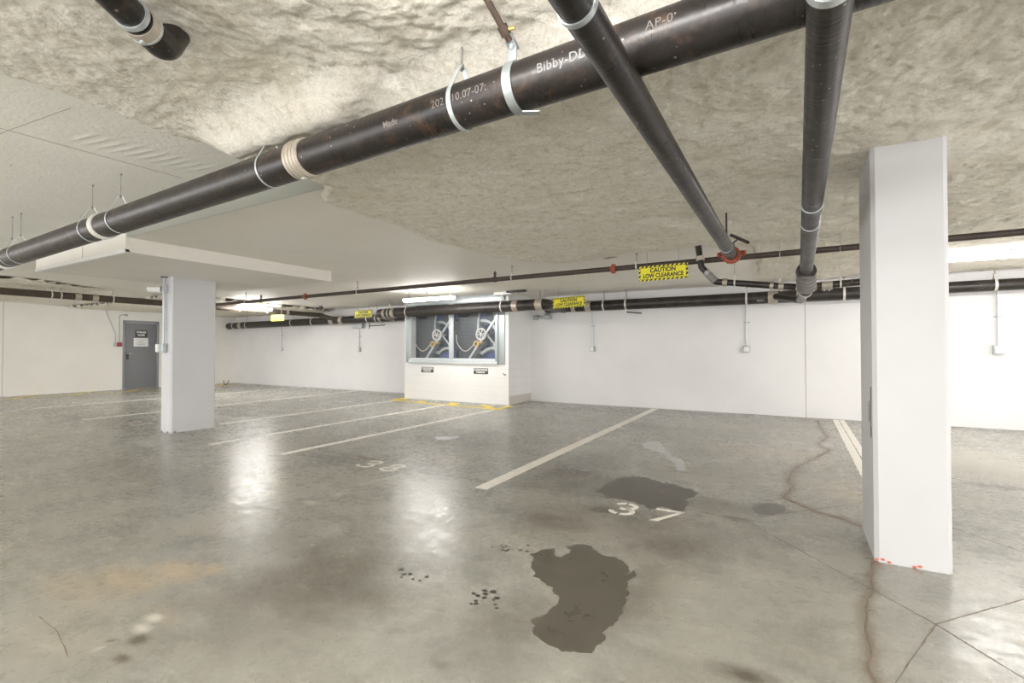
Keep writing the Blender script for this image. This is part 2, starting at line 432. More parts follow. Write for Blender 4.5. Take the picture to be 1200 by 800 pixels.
fme = grid_mesh('floor', fx, fy, lambda x, y: np.zeros_like(x), attrs={'tan': a_tan, 'rust': a_rust, 'dark': a_dark, 'pale': a_pale})
def m_floor():
    m = mat('polished_concrete_floor', (.3, .3, .27), .35, spec=.5); t = NT(m); v = t.pos()
    big = t.noise(v, .8, 5, .55, .8); mid = t.noise(v, 2.3, 6, .62, .6); fine = t.noise(v, 14, 6, .7, .4); sweep = t.noise(t.pos((1, 3.2, 1)), 1.4, 5, .6, 1.4)
    c = t.mix(t.ramp(mid, [(.3, 0.), (.7, 1.)]), (.235, .235, .205), (.425, .415, .365))
    c = t.mix(t.math('MULTIPLY', t.ramp(big, [(.38, 0.), (.62, 1.)]), .55), c, (.27, .26, .225))
    c = t.mix(t.math('MULTIPLY', t.ramp(sweep, [(.45, 0.), (.68, 1.)]), .45), c, (.465, .45, .40))
    c = t.mix(t.math('MULTIPLY', t.ramp(fine, [(.48, 0.), (.72, 1.)]), .22), c, (.22, .20, .165))
    gr = t.noise(v, 55, 5, .8); c = t.mix(t.math('MULTIPLY', t.ramp(gr, [(.45, 0.), (.7, 1.)]), .22), c, (.20, .185, .16))
    warm = t.noise(v, 1.1, 5, .65, 1.); c = t.mix(t.math('MULTIPLY', t.ramp(warm, [(.5, 0.), (.7, 1.)]), .30), c, (.43, .37, .29))
    sp = t.n('ShaderNodeTexVoronoi'); sp.inputs['Scale'].default_value = 3.2; t.l(v, sp.inputs['Vector'])
    spots = t.math('LESS_THAN', sp.outputs['Distance'], t.math('MULTIPLY', t.math('SUBTRACT', fine, .46), .22))
    c = t.mix(t.math('MULTIPLY', spots, .6), c, (.12, .105, .085))
    wob = t.math('MULTIPLY_ADD', fine, .9, .5)
    d = t.math('MULTIPLY', t.attr('dark'), t.math('MULTIPLY_ADD', fine, 3.4, .3), clamp=True)
    c = t.mix(d, c, (.115, .098, .075))
    r = t.math('MULTIPLY', t.attr('rust'), wob, clamp=True); c = t.mix(r, c, (.21, .17, .12))
    tn = t.math('MULTIPLY', t.attr('tan'), t.math('MULTIPLY_ADD', mid, 1.6, .3), clamp=True); c = t.mix(tn, c, (.50, .41, .29))
    p = t.math('MULTIPLY', t.math('MULTIPLY', t.attr('pale'), 1.7), wob, clamp=True); c = t.mix(p, c, (.62, .58, .50))
    t.l(c, t.b.inputs['Base Color'])
    rr = t.math('ADD', t.math('MULTIPLY', mid, .26), t.math('MULTIPLY', big, .14)); rr = t.math('ADD', rr, t.math('MULTIPLY', t.ramp(fine, [(.4, 0.), (.65, 1.)]), .14))
    rr = t.math('ADD', rr, t.math('MULTIPLY', t.attr('pale'), .3)); rr = t.math('ADD', rr, .03)
    t.l(rr, t.b.inputs['Roughness'])
    h = t.math('ADD', t.math('MULTIPLY', fine, .4), t.noise(v, 3.2, 3))
    t.l(t.bump(h, .16, .02), t.b.inputs['Normal'])
    return m
M['floor'] = m_floor()
floor = props(link('floor', fme, M['floor']), kind='structure')

def strip(name, pts, w, material, parent, z=.0008, jag=0., th=.0006, seed=0):
    """thin strip along a polyline of floor points"""
    rnd = random.Random(seed); out = []
    for (ax, ay), (bx, by) in zip(pts, pts[1:]):
        L = math.hypot(bx-ax, by-ay); n = max(1, int(L/.05)) if jag else 1
        for i in range(n): out.append((ax+(bx-ax)*i/n, ay+(by-ay)*i/n))
    out.append(pts[-1])
    bm = bmesh.new(); prev = None
    for i, (x, y) in enumerate(out):
        a = out[max(i-1, 0)]; b = out[min(i+1, len(out)-1)]; dx, dy = b[0]-a[0], b[1]-a[1]; L = math.hypot(dx, dy) or 1
        nx, ny = -dy/L, dx/L; j = rnd.uniform(-jag, jag); ww = w*(1+(rnd.uniform(-.5, .7) if w < .06 else 0))/2
        p = bm.verts.new((x+nx*(ww+j), y+ny*(ww+j), z)); q = bm.verts.new((x-nx*(ww-j), y-ny*(ww-j), z))
        if prev: bm.faces.new((prev[0], prev[1], q, p))
        prev = (p, q)
    r = bmesh.ops.extrude_face_region(bm, geom=bm.faces[:])
    for v in [g for g in r['geom'] if isinstance(g, bmesh.types.BMVert)]: v.co.z -= th
    bmesh.ops.recalc_face_normals(bm, faces=bm.faces)
    me = bpy.data.meshes.new(name); bm.to_mesh(me); bm.free()
    return link(name, me, material, parent)
D = dict(l=(-.35, 3.97), f=(.54, 2.9), r=(1.42, 3.93), b=(.55, 4.98))
for i, q in enumerate([[(-5.4, 3.72), (-4.0, 3.76), (-1.48, 3.97), D['l']], [D['l'], D['f']], [D['f'], D['r']], [D['r'], D['b']], [D['b'], D['l']],
                       [D['f'], (.31, 2.31), (.1, 1.6)], [D['f'], (.74, 2.59), (1.3, 1.9)], [D['r'], (4.5, 3.9)]]):
    strip('saw_cut_joint', q, .0045, M['sawcut'], floor, jag=.0012, seed=i)
strip('floor_crack', crack1, .010, M['sawcut'], floor, jag=.010, seed=21)
strip('floor_crack', crack2, .007, M['sawcut'], floor, jag=.008, seed=22)
strip('surface_scratch', pp([(45, 723), (68, 740), (80, 770)]), .004, M['sawcut'], floor, jag=.003, seed=23)
c38 = pp([(418, 534), (432, 537), (443, 539.5)])
strip('spalled_joint', c38, .05, M['sawcut'], floor, jag=.012, seed=25)

# painted lines ----------------------------------------------------
def pline(name, a, b, w, label, group=None, m='line', cat='parking line'):
    pts = [a, b]
    return props(strip(name, pts, w, M[m], None, z=.0022, jag=.0018, th=.0012, seed=int(abs(a[0]*10))), label, cat, group)
pline('parking_line', (-2.45, 3.64), (-2.56, 10.33), .13, 'wide white parking line between the spaces numbered 37 and 38')
pline('parking_line', (-5.29, 3.62), (-5.37, 8.45), .11, 'white parking line left of number 38 ending at the enclosure corner')
pline('parking_line', (-6.64, 3.52), (-6.78, 8.72), .11, 'white parking line ending at the middle of the yellow marking before the fans')
pline('parking_line', (-8.27, 4.55), (-8.45, 8.72), .10, 'white parking line running from behind the left column to the yellow corner mark')
pline('parking_line', (-10.9, 3.62), (-11.35, 10.3), .10, 'faint white parking line passing behind the left column nearest to it')
pline('parking_line', (-13.9, 3.8), (-13.95, 10.3), .10, 'faint white parking line farthest left, closest to the grey door wall')
pr_ = pline('parking_line', (.625, 4.35), (.64, 10.33), .17, 'doubled white parking line running to the back wall behind the right column')
strip('paint_seam', [(.632, 4.4), (.645, 10.3)], .008, M['sawcut'], pr_, z=.003, jag=.002)
# yellow marking in front of the vent enclosure
g = G()
g.prism([(-8.62, 8.80), (-5.30, 8.52), (-5.27, 8.64), (-8.64, 8.90)], .001, .0024)
g.prism([(-8.62, 8.80), (-8.40, 8.84), (-8.45, 9.35), (-8.72, 9.35)], .001, .0026)
g.prism([(-7.80, 8.80), (-7.62, 8.80), (-7.60, 9.05), (-7.85, 9.05)], .001, .0028)
g.prism([(-6.82, 8.80), (-6.58, 8.76), (-6.72, 9.14), (-6.98, 9.14)], .001, .0028)
g.prism([(-5.52, 8.54), (-5.26, 8.50), (-5.92, 9.10), (-6.15, 9.10)], .001, .0028)
g.prism([(-5.42, 8.54), (-5.28, 8.52), (-5.38, 9.28), (-5.50, 9.28)], .001, .0027)
props(g.done('yellow_hatching', M['ysolid']), 'bright yellow painted keep-clear marking on the floor below the two fans', 'floor marking')
g = G()
g.prism([(-17.1, 1.5), (-17.0, 1.5), (-17.0, 10.2), (-17.1, 10.2)], .001, .0024)
for y0 in (2.6, 4.1, 5.3, 6.6, 7.9, 9.2):
    g.prism([(-17.05, y0), (-17.05, y0+.16), (-17.97, y0+.98), (-17.97, y0+.82)], .001, .0026)
props(g.done('yellow_hatching', M['yline']), 'worn yellow hatched walkway strip along the wall with the grey door', 'floor marking')

# stencilled numbers ----------------------------------------------
def stencil(name, cell, x0, y0, w, h, m, label):
    root = empty(name, (x0, y0, 0), label, 'floor number')
    S = .17
    def quad(g, pts): g.prism([(x0+a*w, y0+b*h) for a, b in pts], .001, .0022)
    def arcstrip(g, cx, cy, rx, ry, a0, a1, t=S, n=10):
        o = [(cx+rx*math.cos(a0+(a1-a0)*i/n), cy+ry*math.sin(a0+(a1-a0)*i/n)) for i in range(n+1)]
        q = [(cx+(rx-t)*math.cos(a0+(a1-a0)*i/n), cy+(ry-t*.8)*math.sin(a0+(a1-a0)*i/n)) for i in range(n+1)]
        for i in range(n): quad(g, [o[i], o[i+1], q[i+1], q[i]])
    off = 0
    for ch in cell:
        g = G(); ox = off
        R = math.radians
        def Q(pts): quad(g, [(a+ox, b) for a, b in pts])
        if ch == '3':
            gap = .0 if name == 'faded' else .05
            arcstrip(g, .40+ox, .73, .42, .27, R(86), R(-75)); arcstrip(g, .40+ox, .30, .45, .30, R(75), R(-84))
            Q([(.28, .42), (.50, .42), (.50, .56), (.28, .56)])
            arcstrip(g, .40+ox, .73, .40, .27, R(100), R(165)); arcstrip(g, .40+ox, .30, .42, .30, R(-100), R(-170))
        elif ch == '7':
            Q([(0, .86), (.62, .86), (.62, 1.0), (0, 1.0)]); Q([(.62, .86), (.80, .86), (.92, 1.0), (.60, 1.0)]); Q([(.70, .86), (.92, 1.0), (.30, 0), (.08, 0)])
        elif ch == '8':
            arcstrip(g, .42+ox, .74, .36, .26, R(-180), R(180), n=20); arcstrip(g, .42+ox, .28, .42, .28, R(-180), R(180), n=20)
        g.done('digit', M[m], root); off += 1.35
    return root
stencil('floor_number', '37', -1.27, 3.60, .235, .30, 'stencil', 'white stencilled parking number 37 beside the dark damp patch')
stencil('floor_number', '38', -4.12, 3.66, .25, .31, 'stencil', 'white stencilled parking number 38 nearest the left part of the floor joint')
stencil('floor_number', '38', -9.95, 3.75, .30, .32, 'faded', 'worn pinkish stencilled floor number just left of the left column')
stencil('floor_number', '38', -12.6, 3.75, .30, .32, 'faded', 'very worn pale floor number farthest to the left')

# puddles ----------------------------------------------------------
def ragged(pts, it=5, amp=.16, seed=1):
    rnd = random.Random(seed)
    for k in range(it):
        out = []
        for i, a in enumerate(pts):
            b = pts[(i+1) % len(pts)]; mx, my = (a[0]+b[0])/2, (a[1]+b[1])/2; dx, dy = b[0]-a[0], b[1]-a[1]
            j = rnd.uniform(-1, 1)*amp; out += [a, (mx-dy*j, my+dx*j)]
        pts = out
    return pts
def flat_poly(name, pts, material, z=.0014, label=None, cat=None, parent=None, group=None):
    bm = bmesh.new(); vs = [bm.verts.new((x, y, z)) for x, y in pts]
    es = [bm.edges.new((vs[i], vs[(i+1) % len(vs)])) for i in range(len(vs))]
    bmesh.ops.triangle_fill(bm, edges=es, use_beauty=True)
    r = bmesh.ops.extrude_face_region(bm, geom=bm.faces[:])
    for v in [q for q in r['geom'] if isinstance(q, bmesh.types.BMVert)]: v.co.z -= .0009
    bmesh.ops.recalc_face_normals(bm, faces=bm.faces)
    me = bpy.data.meshes.new(name); bm.to_mesh(me); bm.free()
    o = link(name, me, material, parent)
    return props(o, label, cat, group)
pud = pp([(620, 650), (633, 645), (650, 642), (652, 652), (658, 653), (668, 648), (664, 640), (675, 638), (692, 639), (701, 648), (712, 652), (728, 656), (737, 665), (735, 674),
          (744, 668), (745, 676), (736, 684), (733, 690), (734, 702), (730, 714), (724, 724), (712, 735), (708, 750), (698, 757), (694, 766), (680, 765), (668, 764),
          (655, 761), (640, 753), (632, 748), (624, 738), (628, 733), (622, 726), (640, 720), (652, 710), (655, 698), (648, 688), (635, 681), (624, 675), (622, 664)])
flat_poly('water_puddle', ragged(pud, 4, .20, 3), M['wet'], label='large dark wet puddle on the floor in front of number 37', cat='puddle')
pud2 = pp([(697, 575), (706, 571), (712, 567), (722, 563), (735, 559), (748, 559), (762, 560), (772, 564), (778, 567), (790, 567), (802, 572), (812, 574), (821, 578), (812, 582),
           (804, 586), (803, 598), (795, 600), (770, 594), (762, 600), (756, 592), (745, 588), (733, 586), (722, 584), (708, 582)])
flat_poly('damp_patch', ragged(pud2, 4, .26, 5), M['wet2'], z=.0009, label='dark damp patch just above the painted number 37', cat='damp patch')
flat_poly('pale_spill', ragged(pp([(752, 521), (762, 517), (774, 517), (777, 524), (785, 530), (797, 538), (804, 546), (803, 552), (792, 550), (787, 540), (778, 532), (765, 528)]), 3, .12, 6), M['milky'], z=.0010,
          label='pale milky dried spill trailing between the back wall and the damp patch', cat='spill')
flat_poly('patch_repair', ragged(pp([(880, 595), (884, 591), (895, 589.5), (910, 590), (921, 593), (921, 598), (915, 602), (900, 603), (885, 601)]), 3, .08, 7), mat('round_patch_grey', (.17, .165, .16), .4), z=.0012,
          label='small oval grey repair patch beside the brown floor crack', cat='floor patch')
flat_poly('white_flake', pp([(509, 511.5), (539, 511), (537, 513), (528, 515), (512, 515)]), M['paste'], z=.0016, label='small white flat scrap lying on the floor between parking lines', cat='scrap')
strip('pale_streak', pp([(778, 517), (800, 518), (860, 521), (907, 523)]), .035, mat('pale_streak_residue', (.50, .49, .47), .6), floor, jag=.004, seed=41)
M['print_mark'] = mat('tar_print', (.04, .036, .03), .6)
def marks(label, centre, spread, n, size, seed):
    rnd = random.Random(seed); g = G(); c = P(*centre); e = []
    k = 0
    while k < n:
        x = c.x+rnd.gauss(0, spread[0]); y = c.y+rnd.gauss(0, spread[1]); r = size*rnd.uniform(.5, 1.2)
        if any(math.hypot(x-a, y-b) < (r+q)*1.0 for a, b, q in e): k += .2; continue
        e.append((x, y, r)); k += 1; a0 = rnd.uniform(0, 6)
        g.prism([(x+r*math.cos(a0+i*PI/4)*rnd.uniform(.6, 1.25), y+r*math.sin(a0+i*PI/4)*rnd.uniform(.6, 1.1)) for i in range(8)], .0006, .0014)
    return props(g.done('speckled_stain', M['print_mark']), label, 'stain', kind='stuff')
marks('dark speckled print stain left of the big puddle, lower of the two', (565, 700), (.040, .036), 16, .017, 2)
marks('dark smudged print stain farther left on the bright floor', (479, 673), (.045, .018), 9, .019, 4)
marks('faint small dark spots just left of the puddle tip', (597, 642), (.07, .045), 10, .013, 9)

# ------------------------------------------------------------------ walls
g = G(); g.box((WX-.2, WY, 0), (XR, WY+.2, ZC+.3)); wall_back = props(g.done('wall_back', M['wall']), kind='structure')
g = G()
dy0, dy1, dz1 = 6.93, 7.92, 2.12
g.box((WX-.2, YB, 0), (WX, dy0, ZC+.3)); g.box((WX-.2, dy1, 0), (WX, WY, ZC+.3)); g.box((WX-.2, dy0, dz1), (WX, dy1, ZC+.3))
wall_left = props(g.done('wall_left', M['wall_cream']), kind='structure')
for X_ in (PY(944, 420, WY).x, 5.2):
    G().box((X_-.006, WY-.003, 0), (X_+.006, WY+.01, ZC)).done('control_joint', M['joint'], wall_back)
G().box((WX-.01, PX(3, 430, WX).y-.006, 0), (WX+.003, PX(3, 430, WX).y+.006, ZC)).done('control_joint', M['joint'], wall_left)

# ------------------------------------------------------------------ ceiling
def zc_near(x, y):
    # wrinkles in the skim coat along a seam
    w = np.zeros_like(x)
    u = (x+3.9); 
    for x0, y0, L in ((-3.9, 1.4, .75),):
        along = (y-1.18); band = np.exp(-((x+4.06-.14*along)/.11)**2)*((y > 1.30) & (y < 2.05))
        w += band*.006*np.maximum(0, np.sin((y*1.0-x*.18)*2*PI/.075))
    return ZN-w
cx = np.unique(np.concatenate([[WX-.2], np.arange(-17, -5, .5), np.arange(-5, -3.3, .012), [-2.0, 0, 3, XR]]))
cy = np.unique(np.concatenate([np.arange(YB, .9, .25), np.arange(.9, 2.2, .012), [2.35, 2.52]]))
cme = grid_mesh('ceiling', cx, cy, zc_near)
ceil_near = props(link('ceiling', cme, M['board']), kind='structure')
g = G(); g.box((WX-.2, 2.52, ZC), (XR, WY+.2, ZN+.1)); ceil_far = props(g.done('ceiling', M['ceiling']), kind='structure')
G().box((WX-.2, YB, ZN+.03), (XR, 2.52, ZN+.1)).done('roof_slab', M['ceiling'], ceil_near)
G().box((WX, 2.513, ZC+.001), (-3.0, 2.5205, ZN-.001)).done('step_face', mat('step_shade_grey', (.34, .35, .30), .7), ceil_far)  # shade on the step is put into this darker grey-green colour
# board seams
def cseam(a, b, z, parent): 
    a, b = Vector((*a, 0)), Vector((*b, 0)); d = (b-a).normalized(); n = Vector((-d.y, d.x, 0))*.003
    G().prism([(a+n)[:2], (b+n)[:2], (b-n)[:2], (a-n)[:2]], z-.0012, z+.004).done('board_seam', M['joint'], parent)
cseam((-4.37, YB), (-4.30, 2.05), ZN, ceil_near); cseam((-4.37, 1.03), (-3.6, 1.12), ZN, ceil_near); cseam((-6.2, .98), (-4.37, 1.03), ZN, ceil_near)
# drop panel above the left column
g = G(); DPX0, DPX1, DPY0, DPY1, DPZ = -9.15, -6.45, 2.50, 5.28, 2.338
g.box((DPX0, DPY0, DPZ), (DPX1, DPY1, ZC+.1)); dp = props(g.done('ceiling_drop_panel', m_wall('drop_panel_concrete', (.82, .79, .73), pits=False)), 'low square concrete drop panel in the ceiling above the left column', 'ceiling drop panel')
G().box((DPX0, DPY0-.014, DPZ-.012), (DPX1, DPY0+.04, DPZ+.03), .003).done('corner_guard', M['white_plastic'], dp)['label'] = 'bright white edge strip'
xs_ = P(91, 305, DPZ).x
G().box((xs_-.004, DPY0-.003, DPZ+.02), (xs_+.004, DPY0+.01, ZC+.02)).done('panel_seam', M['joint'], dp)

# sprayed insulation ------------------------------------------------
ins_main = [(-3.40, YB), (-3.42, .7), (-3.38, 1.1), (-3.43, 1.5), (-3.42, 1.8), (-3.46, 2.05), (-3.2, 2.25), (-3.02, 2.42), (-3.22, 2.56), (-3.43, 2.78), (-3.45, 3.13), (-3.42, 3.5), (-3.55, 4.2), (-3.5, 4.9), (-3.47, 5.4),
            (-3.15, 5.95), (-2.8, 6.3), (-2.3, 6.3), (-1.85, 6.1), (-1.2, 6.1), (-.72, 6.32), (-.45, 6.3), (-.52, 9.3), (-.03, 9.9), (.85, 9.75), (2.1, 10.1), (2.5, 10.35), (2.75, 10.2), (3.2, 9.9), (XR, 9.9), (XR, YB)]
def poly_sd(x, y, poly):
    d = seg_dist(x, y, poly+[poly[0]]); ins = np.zeros(x.shape, bool); n = len(poly)
    for i in range(n):
        (ax, ay), (bx, by) = poly[i], poly[(i+1) % n]
        if ay == by: continue
        c = ((ay > y) != (by > y)) & (x < (bx-ax)*(y-ay)/(by-ay)+ax); ins ^= c
    return np.where(ins, d, -d)
NPX0, NPZ0, NPX1, NPZ1 = -7.5, 2.262, 0., 2.43
def insul(name, poly, X, Y, zs, T, label, extra=None):
    def sdf(x, y): return poly_sd(x, y, poly)+.16*(fbm(x, y, 3, 4, 41)-.5)+.05*(fbm(x, y, 22, 3, 44)-.5)
    def zf(x, y):
        s = sdf(x, y); k = np.clip(s/.06, 0, 1); k = k*k*(3-2*k)
        lump = .030*(fbm(x, y, 2.0, 2, 50)-.5)+.022*(fbm(x, y, 7, 2, 60, .5)-.5)+.018*(fbm(x, y, 24, 3, 70, .85)-.5)
        z = zs(x, y)-k*(T+lump)
        if extra is not None: z = extra(x, y, z, k)
        return z
    me = grid_mesh(name, X, Y, zf, keep=lambda x, y: sdf(x, y) > -.002)
    o = link(name, me, M['insul'], sharp=180); return props(o, label, 'insulation', kind='stuff')
def around(x, y, z, k):
    # fibre bulges against the large pipe where the photo shows it clinging to the pipe's far left part
    d = np.exp(-((y-1.72)/.15)**2)*np.clip((x+3.3)/.3, 0, 1)*np.clip((-1.7-x)/.4, 0, 1)
    return z-k*d*.15
X1 = np.unique(np.concatenate([np.arange(-3.8, 1.6, .0125), np.arange(1.6, 3.2, .016), np.arange(3., XR, .08)])); Y1 = np.unique(np.concatenate([np.arange(YB, .3, .15), np.arange(.3, 3.2, .0125), np.arange(3.2, 7., .02), np.arange(7, 10.42, .04)]))
def zs_main(x, y):
    y0 = 1.72+.42*np.clip((-2.3-x)/.8, 0, 1); k = np.clip((y-y0)/.30, 0, 1); k = k*k*(3-2*k); return ZN+.002+(ZC-ZN)*k
insul('sprayed_insulation', ins_main, X1, Y1, zs_main, .045, 'rough beige sprayed fibre insulation covering most of the near ceiling', around)
insul('sprayed_insulation', [(-18, YB), (-18, 4.1), (-13.5, 4.4), (-12.2, 4.25), (-12.0, 3.9), (-11.6, 3.2), (-11.6, YB)], np.arange(-18, -11.3, .05), np.arange(-1, 4.8, .05), lambda x, y: ZC+.002+0*x, .05,
      'mossy brown strip of sprayed insulation at the far left above the brown pipe')
insul('sprayed_insulation', [(-18, 5.6), (-18, 10.42), (-12.75, 10.42), (-12.55, 10.3), (-12.2, 8.2), (-11.95, 6.2), (-12.1, 5.6)], np.arange(-18, -11.6, .05), np.arange(5.4, 10.42, .05), lambda x, y: ZC+.002+0*x, .075,
      'strongly lit sprayed insulation on the ceiling corner beyond the left column')
M['soot'] = mat('dried_adhesive', (.36, .32, .26), .9)
for i, (x, y) in enumerate([(622, 302), (640, 304), (652, 303), (668, 302), (680, 304), (700, 301), (712, 302), (612, 299), (690, 300)]):
    c = P(x, y, ZC); rnd = random.Random(i)
    pts = [(c.x+rnd.uniform(.05, .16)*math.cos(a*PI/5), c.y+rnd.uniform(.03, .07)*math.sin(a*PI/5)) for a in range(10)]
    G().prism(ragged(pts, 2, .3, i), ZC-.004, ZC+.001).done('adhesive_smear', M['soot'], ceil_far)

# ------------------------------------------------------------------ columns
def column(x0, x1, y0, y1, zt, label, ch=.022, uneven=0):
    root = empty('concrete_column', ((x0+x1)/2, (y0+y1)/2, 0), label, 'column')
    pts = [(x0+ch, y0), (x1-ch, y0), (x1, y0+ch), (x1, y1-ch), (x1-ch, y1), (x0+ch, y1), (x0, y1-ch), (x0, y0+ch)]
    G().prism(pts, -.01, zt).done('shaft', M['column'], root, 20)
    return root
cR = column(.392, .745, 3.572, 4.195, ZC+.02, 'white painted concrete column in the right foreground with black scuffs')
cL = column(-8.335, -8.04, 3.70, 4.35, DPZ+.01, 'white painted concrete column on the left below the drop panel')
for (a, b, y, w) in ((1.02, .72, 3.66, .018), (.93, .80, 3.74, .008), (.78, .71, 3.65, .01)):
    G().obox((.391, y, (a+b)/2), .003, w, abs(a-b), Matrix.Rotation(.05, 3, 'X')).done('scuff_mark', M['black_mark'], cR)
rnd = random.Random(3)
for (x, y, z) in ((.40, 3.575, .012), (.43, 3.568, .02), (.46, 3.57, .01), (.60, 3.568, .016), (.575, 3.568, .008)):
    G().ball((x, y, z), .011, 8, (1, .25, .7)).done('orange_paint_spot', M['orange_paint'], cR)
for (x, y) in ((-8.28, 3.695), (-8.11, 3.70), (-8.034, 3.76)):
    G().ball((x, y, .012), .014, 8, (1.6, .6, .7)).done('chipped_spot', M['black_mark'], cL)

# ------------------------------------------------------------------ pipes
def lerp(a, b, t): return tuple(a[i]+(b[i]-a[i])*t for i in range(3))
def coupling(c, ax, r, w, parent, m='band', ridges=True):
    g = G(); c = Vector(c); ax = Vector(ax).normalized()
    g.ring(c, ax, r-.002, r+.007, w)
    if ridges:
        for k in (-.36, -.12, .12, .36): g.ring(c+ax*w*k, ax, r, r+.011, w*.12)
    o = g.done('coupling', M[m], parent)
    ref = Vector((0, 0, 1)) if abs(ax.z) < .9 else Vector((1, 0, 0)); u = ax.cross(ref).normalized()
    G().obox(c-Vector((0, 0, 1))*(r+.014)*0+u*0+Vector((0, 0, -(r+.012))), w*.25, .022, .012, Matrix.Identity(3)).done('clamp_screw', M['galv_light'], o)
    return o
def clevis(c, ax, r, ztop, parent, m='galv_light', rise=.10, w=.022, rodr=.0055, bottom_bolt=False):
    """teardrop strap hanger around the pipe with rod to the ceiling"""
    c = Vector(c); ax = Vector(ax).normalized(); s = ax.cross(Vector((0, 0, 1))).normalized(); z = Vector((0, 0, 1)); R = r+.004
    rise = min(rise, ztop-c.z-r-.012) if ztop-c.z-r > .03 else .012
    apex = c+z*(r+rise)
    a0 = math.radians(38)
    path = [apex+s*.012]+[c+(s*math.cos(t)+z*math.sin(t))*R for t in np.linspace(a0, -PI-a0, 22)]+[apex-s*.012]
    g = G(); g.strap(path, ax, w, .003); o = g.done('hanger_strap', M[m], parent)
    g = G(); g.tube([apex-z*.02, Vector((c.x, c.y, ztop))], rodr, 8)
    g.tube([apex-z*.012, apex+z*.008], rodr*2.1, 6); g.tube([Vector((c.x, c.y, ztop-.012)), Vector((c.x, c.y, ztop))], rodr*2.4, 6)
    g.done('hanger_rod', M['rod'], o)
    return o
def wrap_text(txt, x, ang, r, size, axisf, parent, m, length=None, bold=0.0, flip=False):
    """print on an X-directed pipe: reads along +x, ang = angle of text centre around the axis seen from -y (0 = facing -y, negative = below)"""
    me = text_mesh(txt, size, .0008, bold, 1.05)
    for v in me.vertices:
        u, w_, h = v.co.x, v.co.y, v.co.z
        a = ang+w_/r; rr = r+.0008+max(h, 0)*.5; cx_, cy_, cz_ = axisf(x+u)
        v.co = Vector((cx_, cy_-rr*math.cos(a), cz_+rr*math.sin(a)))
    return link('printed_text', me, M[m], parent)

# -- big near pipe
NY = 1.75; NR = .096
def nz(x): return 2.216+(x+7.2)*(2.358-2.216)/7.2
def npt(x): return Vector((x, NY, nz(x)))
big = empty('drain_pipe', npt(-3), 'thick black cast iron drain pipe crossing the near ceiling with printed lettering', 'pipe')
def run_x(root, pts, r, m, name='pipe_body'):
    return G().tube(pts, r, 40).done(name, M[m], root)
run_x(big, [npt(x) for x in (-10.5, -7.6, -5.1, -2.55, 0, 2.8)], NR, 'pipeX')
def xat(px, py, Y=NY): return PY(px, py, Y).x
for px, py, w, mm in ((7, 300, .10, 'band_light'), (122, 263, .07, 'band_light'), (357, 190, .12, 'band')):
    x = xat(px, py); coupling(npt(x), (1, 0, 0), NR, w, big, mm)
for px, py in ((14, 297), (24, 294), (108, 268), (141, 258), (318, 201)):
    x = xat(px, py); clevis(npt(x), (1, 0, 0), NR, ZN, big, w=.014 if px != 318 else .012, rise=.10, rodr=.0035)
clevis(npt(xat(541, 120)), (1, 0, 0), NR, ZN+.0, big, rise=.085, w=.022)
# text on pipe
wrap_text('Bibby-DD-', xat(672, 80), -.12, NR, .050, npt, big, 'print', bold=.0001)
wrap_text('2021.10.07-07:', xat(545, 108)+.03, -.10, NR, .046, npt, big, 'print_dim', bold=0)
wrap_text('Made', xat(468, 135)+.03, -.25, NR, .04, npt, big, 'print_dim', bold=.0008)
wrap_text('AP-0', xat(780, 35), .05, NR, .045, npt, big, 'print_dim', bold=0)
# swivel brace clamp
bx = xat(607, 98); c = npt(bx); zt = c.z
br = empty('brace_clamp', (bx, NY, zt), 'galvanised strap clamp with rusty sway brace rod on the thick near pipe', 'pipe clamp')
ax = Vector((1, 0, 0)); s = Vector((0, -1, 0)); z = Vector((0, 0, 1))
path = [c+(s*math.cos(t)+z*math.sin(t))*(NR+.004) for t in np.linspace(math.radians(62), -PI-math.radians(-20), 26)]
ear = c+z*(NR+.055)+s*.035
G().strap([ear+s*.035+z*.01, ear+s*.01-z*.005]+path, ax, .04, .005).done('strap', M['galv'], br)
G().obox(ear+s*.02+z*.012, .042, .07, .005, Matrix.Rotation(-.5, 3, 'X'), .001).done('clamp_ear', M['galv'], br)
g = G(); g.tube([ear+s*.02-z*.015, ear+s*.02+z*.035], .008, 6); g.tube([ear+s*.02+z*.018, ear+s*.02+z*.03], .014, 6); g.done('bolt', M['galv_light'], br)
g = G(); g.obox(c-z*(NR+.012)+Vector((.05, .02, 0)), .07, .03, .005, Matrix.Rotation(.5, 3, 'Z')); g.done('lower_tab', M['galv'], br)
p0 = ear+s*.03+z*.01; bd = (P(572, 0, 2.5)-PY(584, 47, NY-.02)).normalized(); top = P(563, -14, 2.63)
G().tube([p0, lerp(p0, top, 1.)], .013, 16).done('brace_rod', M['rusty'], br)
q = Vector(lerp(p0, top, .12)); q2 = Vector(lerp(p0, top, .30)); G().tube([q, q2], .021, 20).done('rod_socket', M['rusty'], br)
qm = Vector(lerp(p0, top, .22)); G().tube([qm, qm+Vector((.045, .01, .0))], .007, 6).done('set_screw', M['brass'], br)

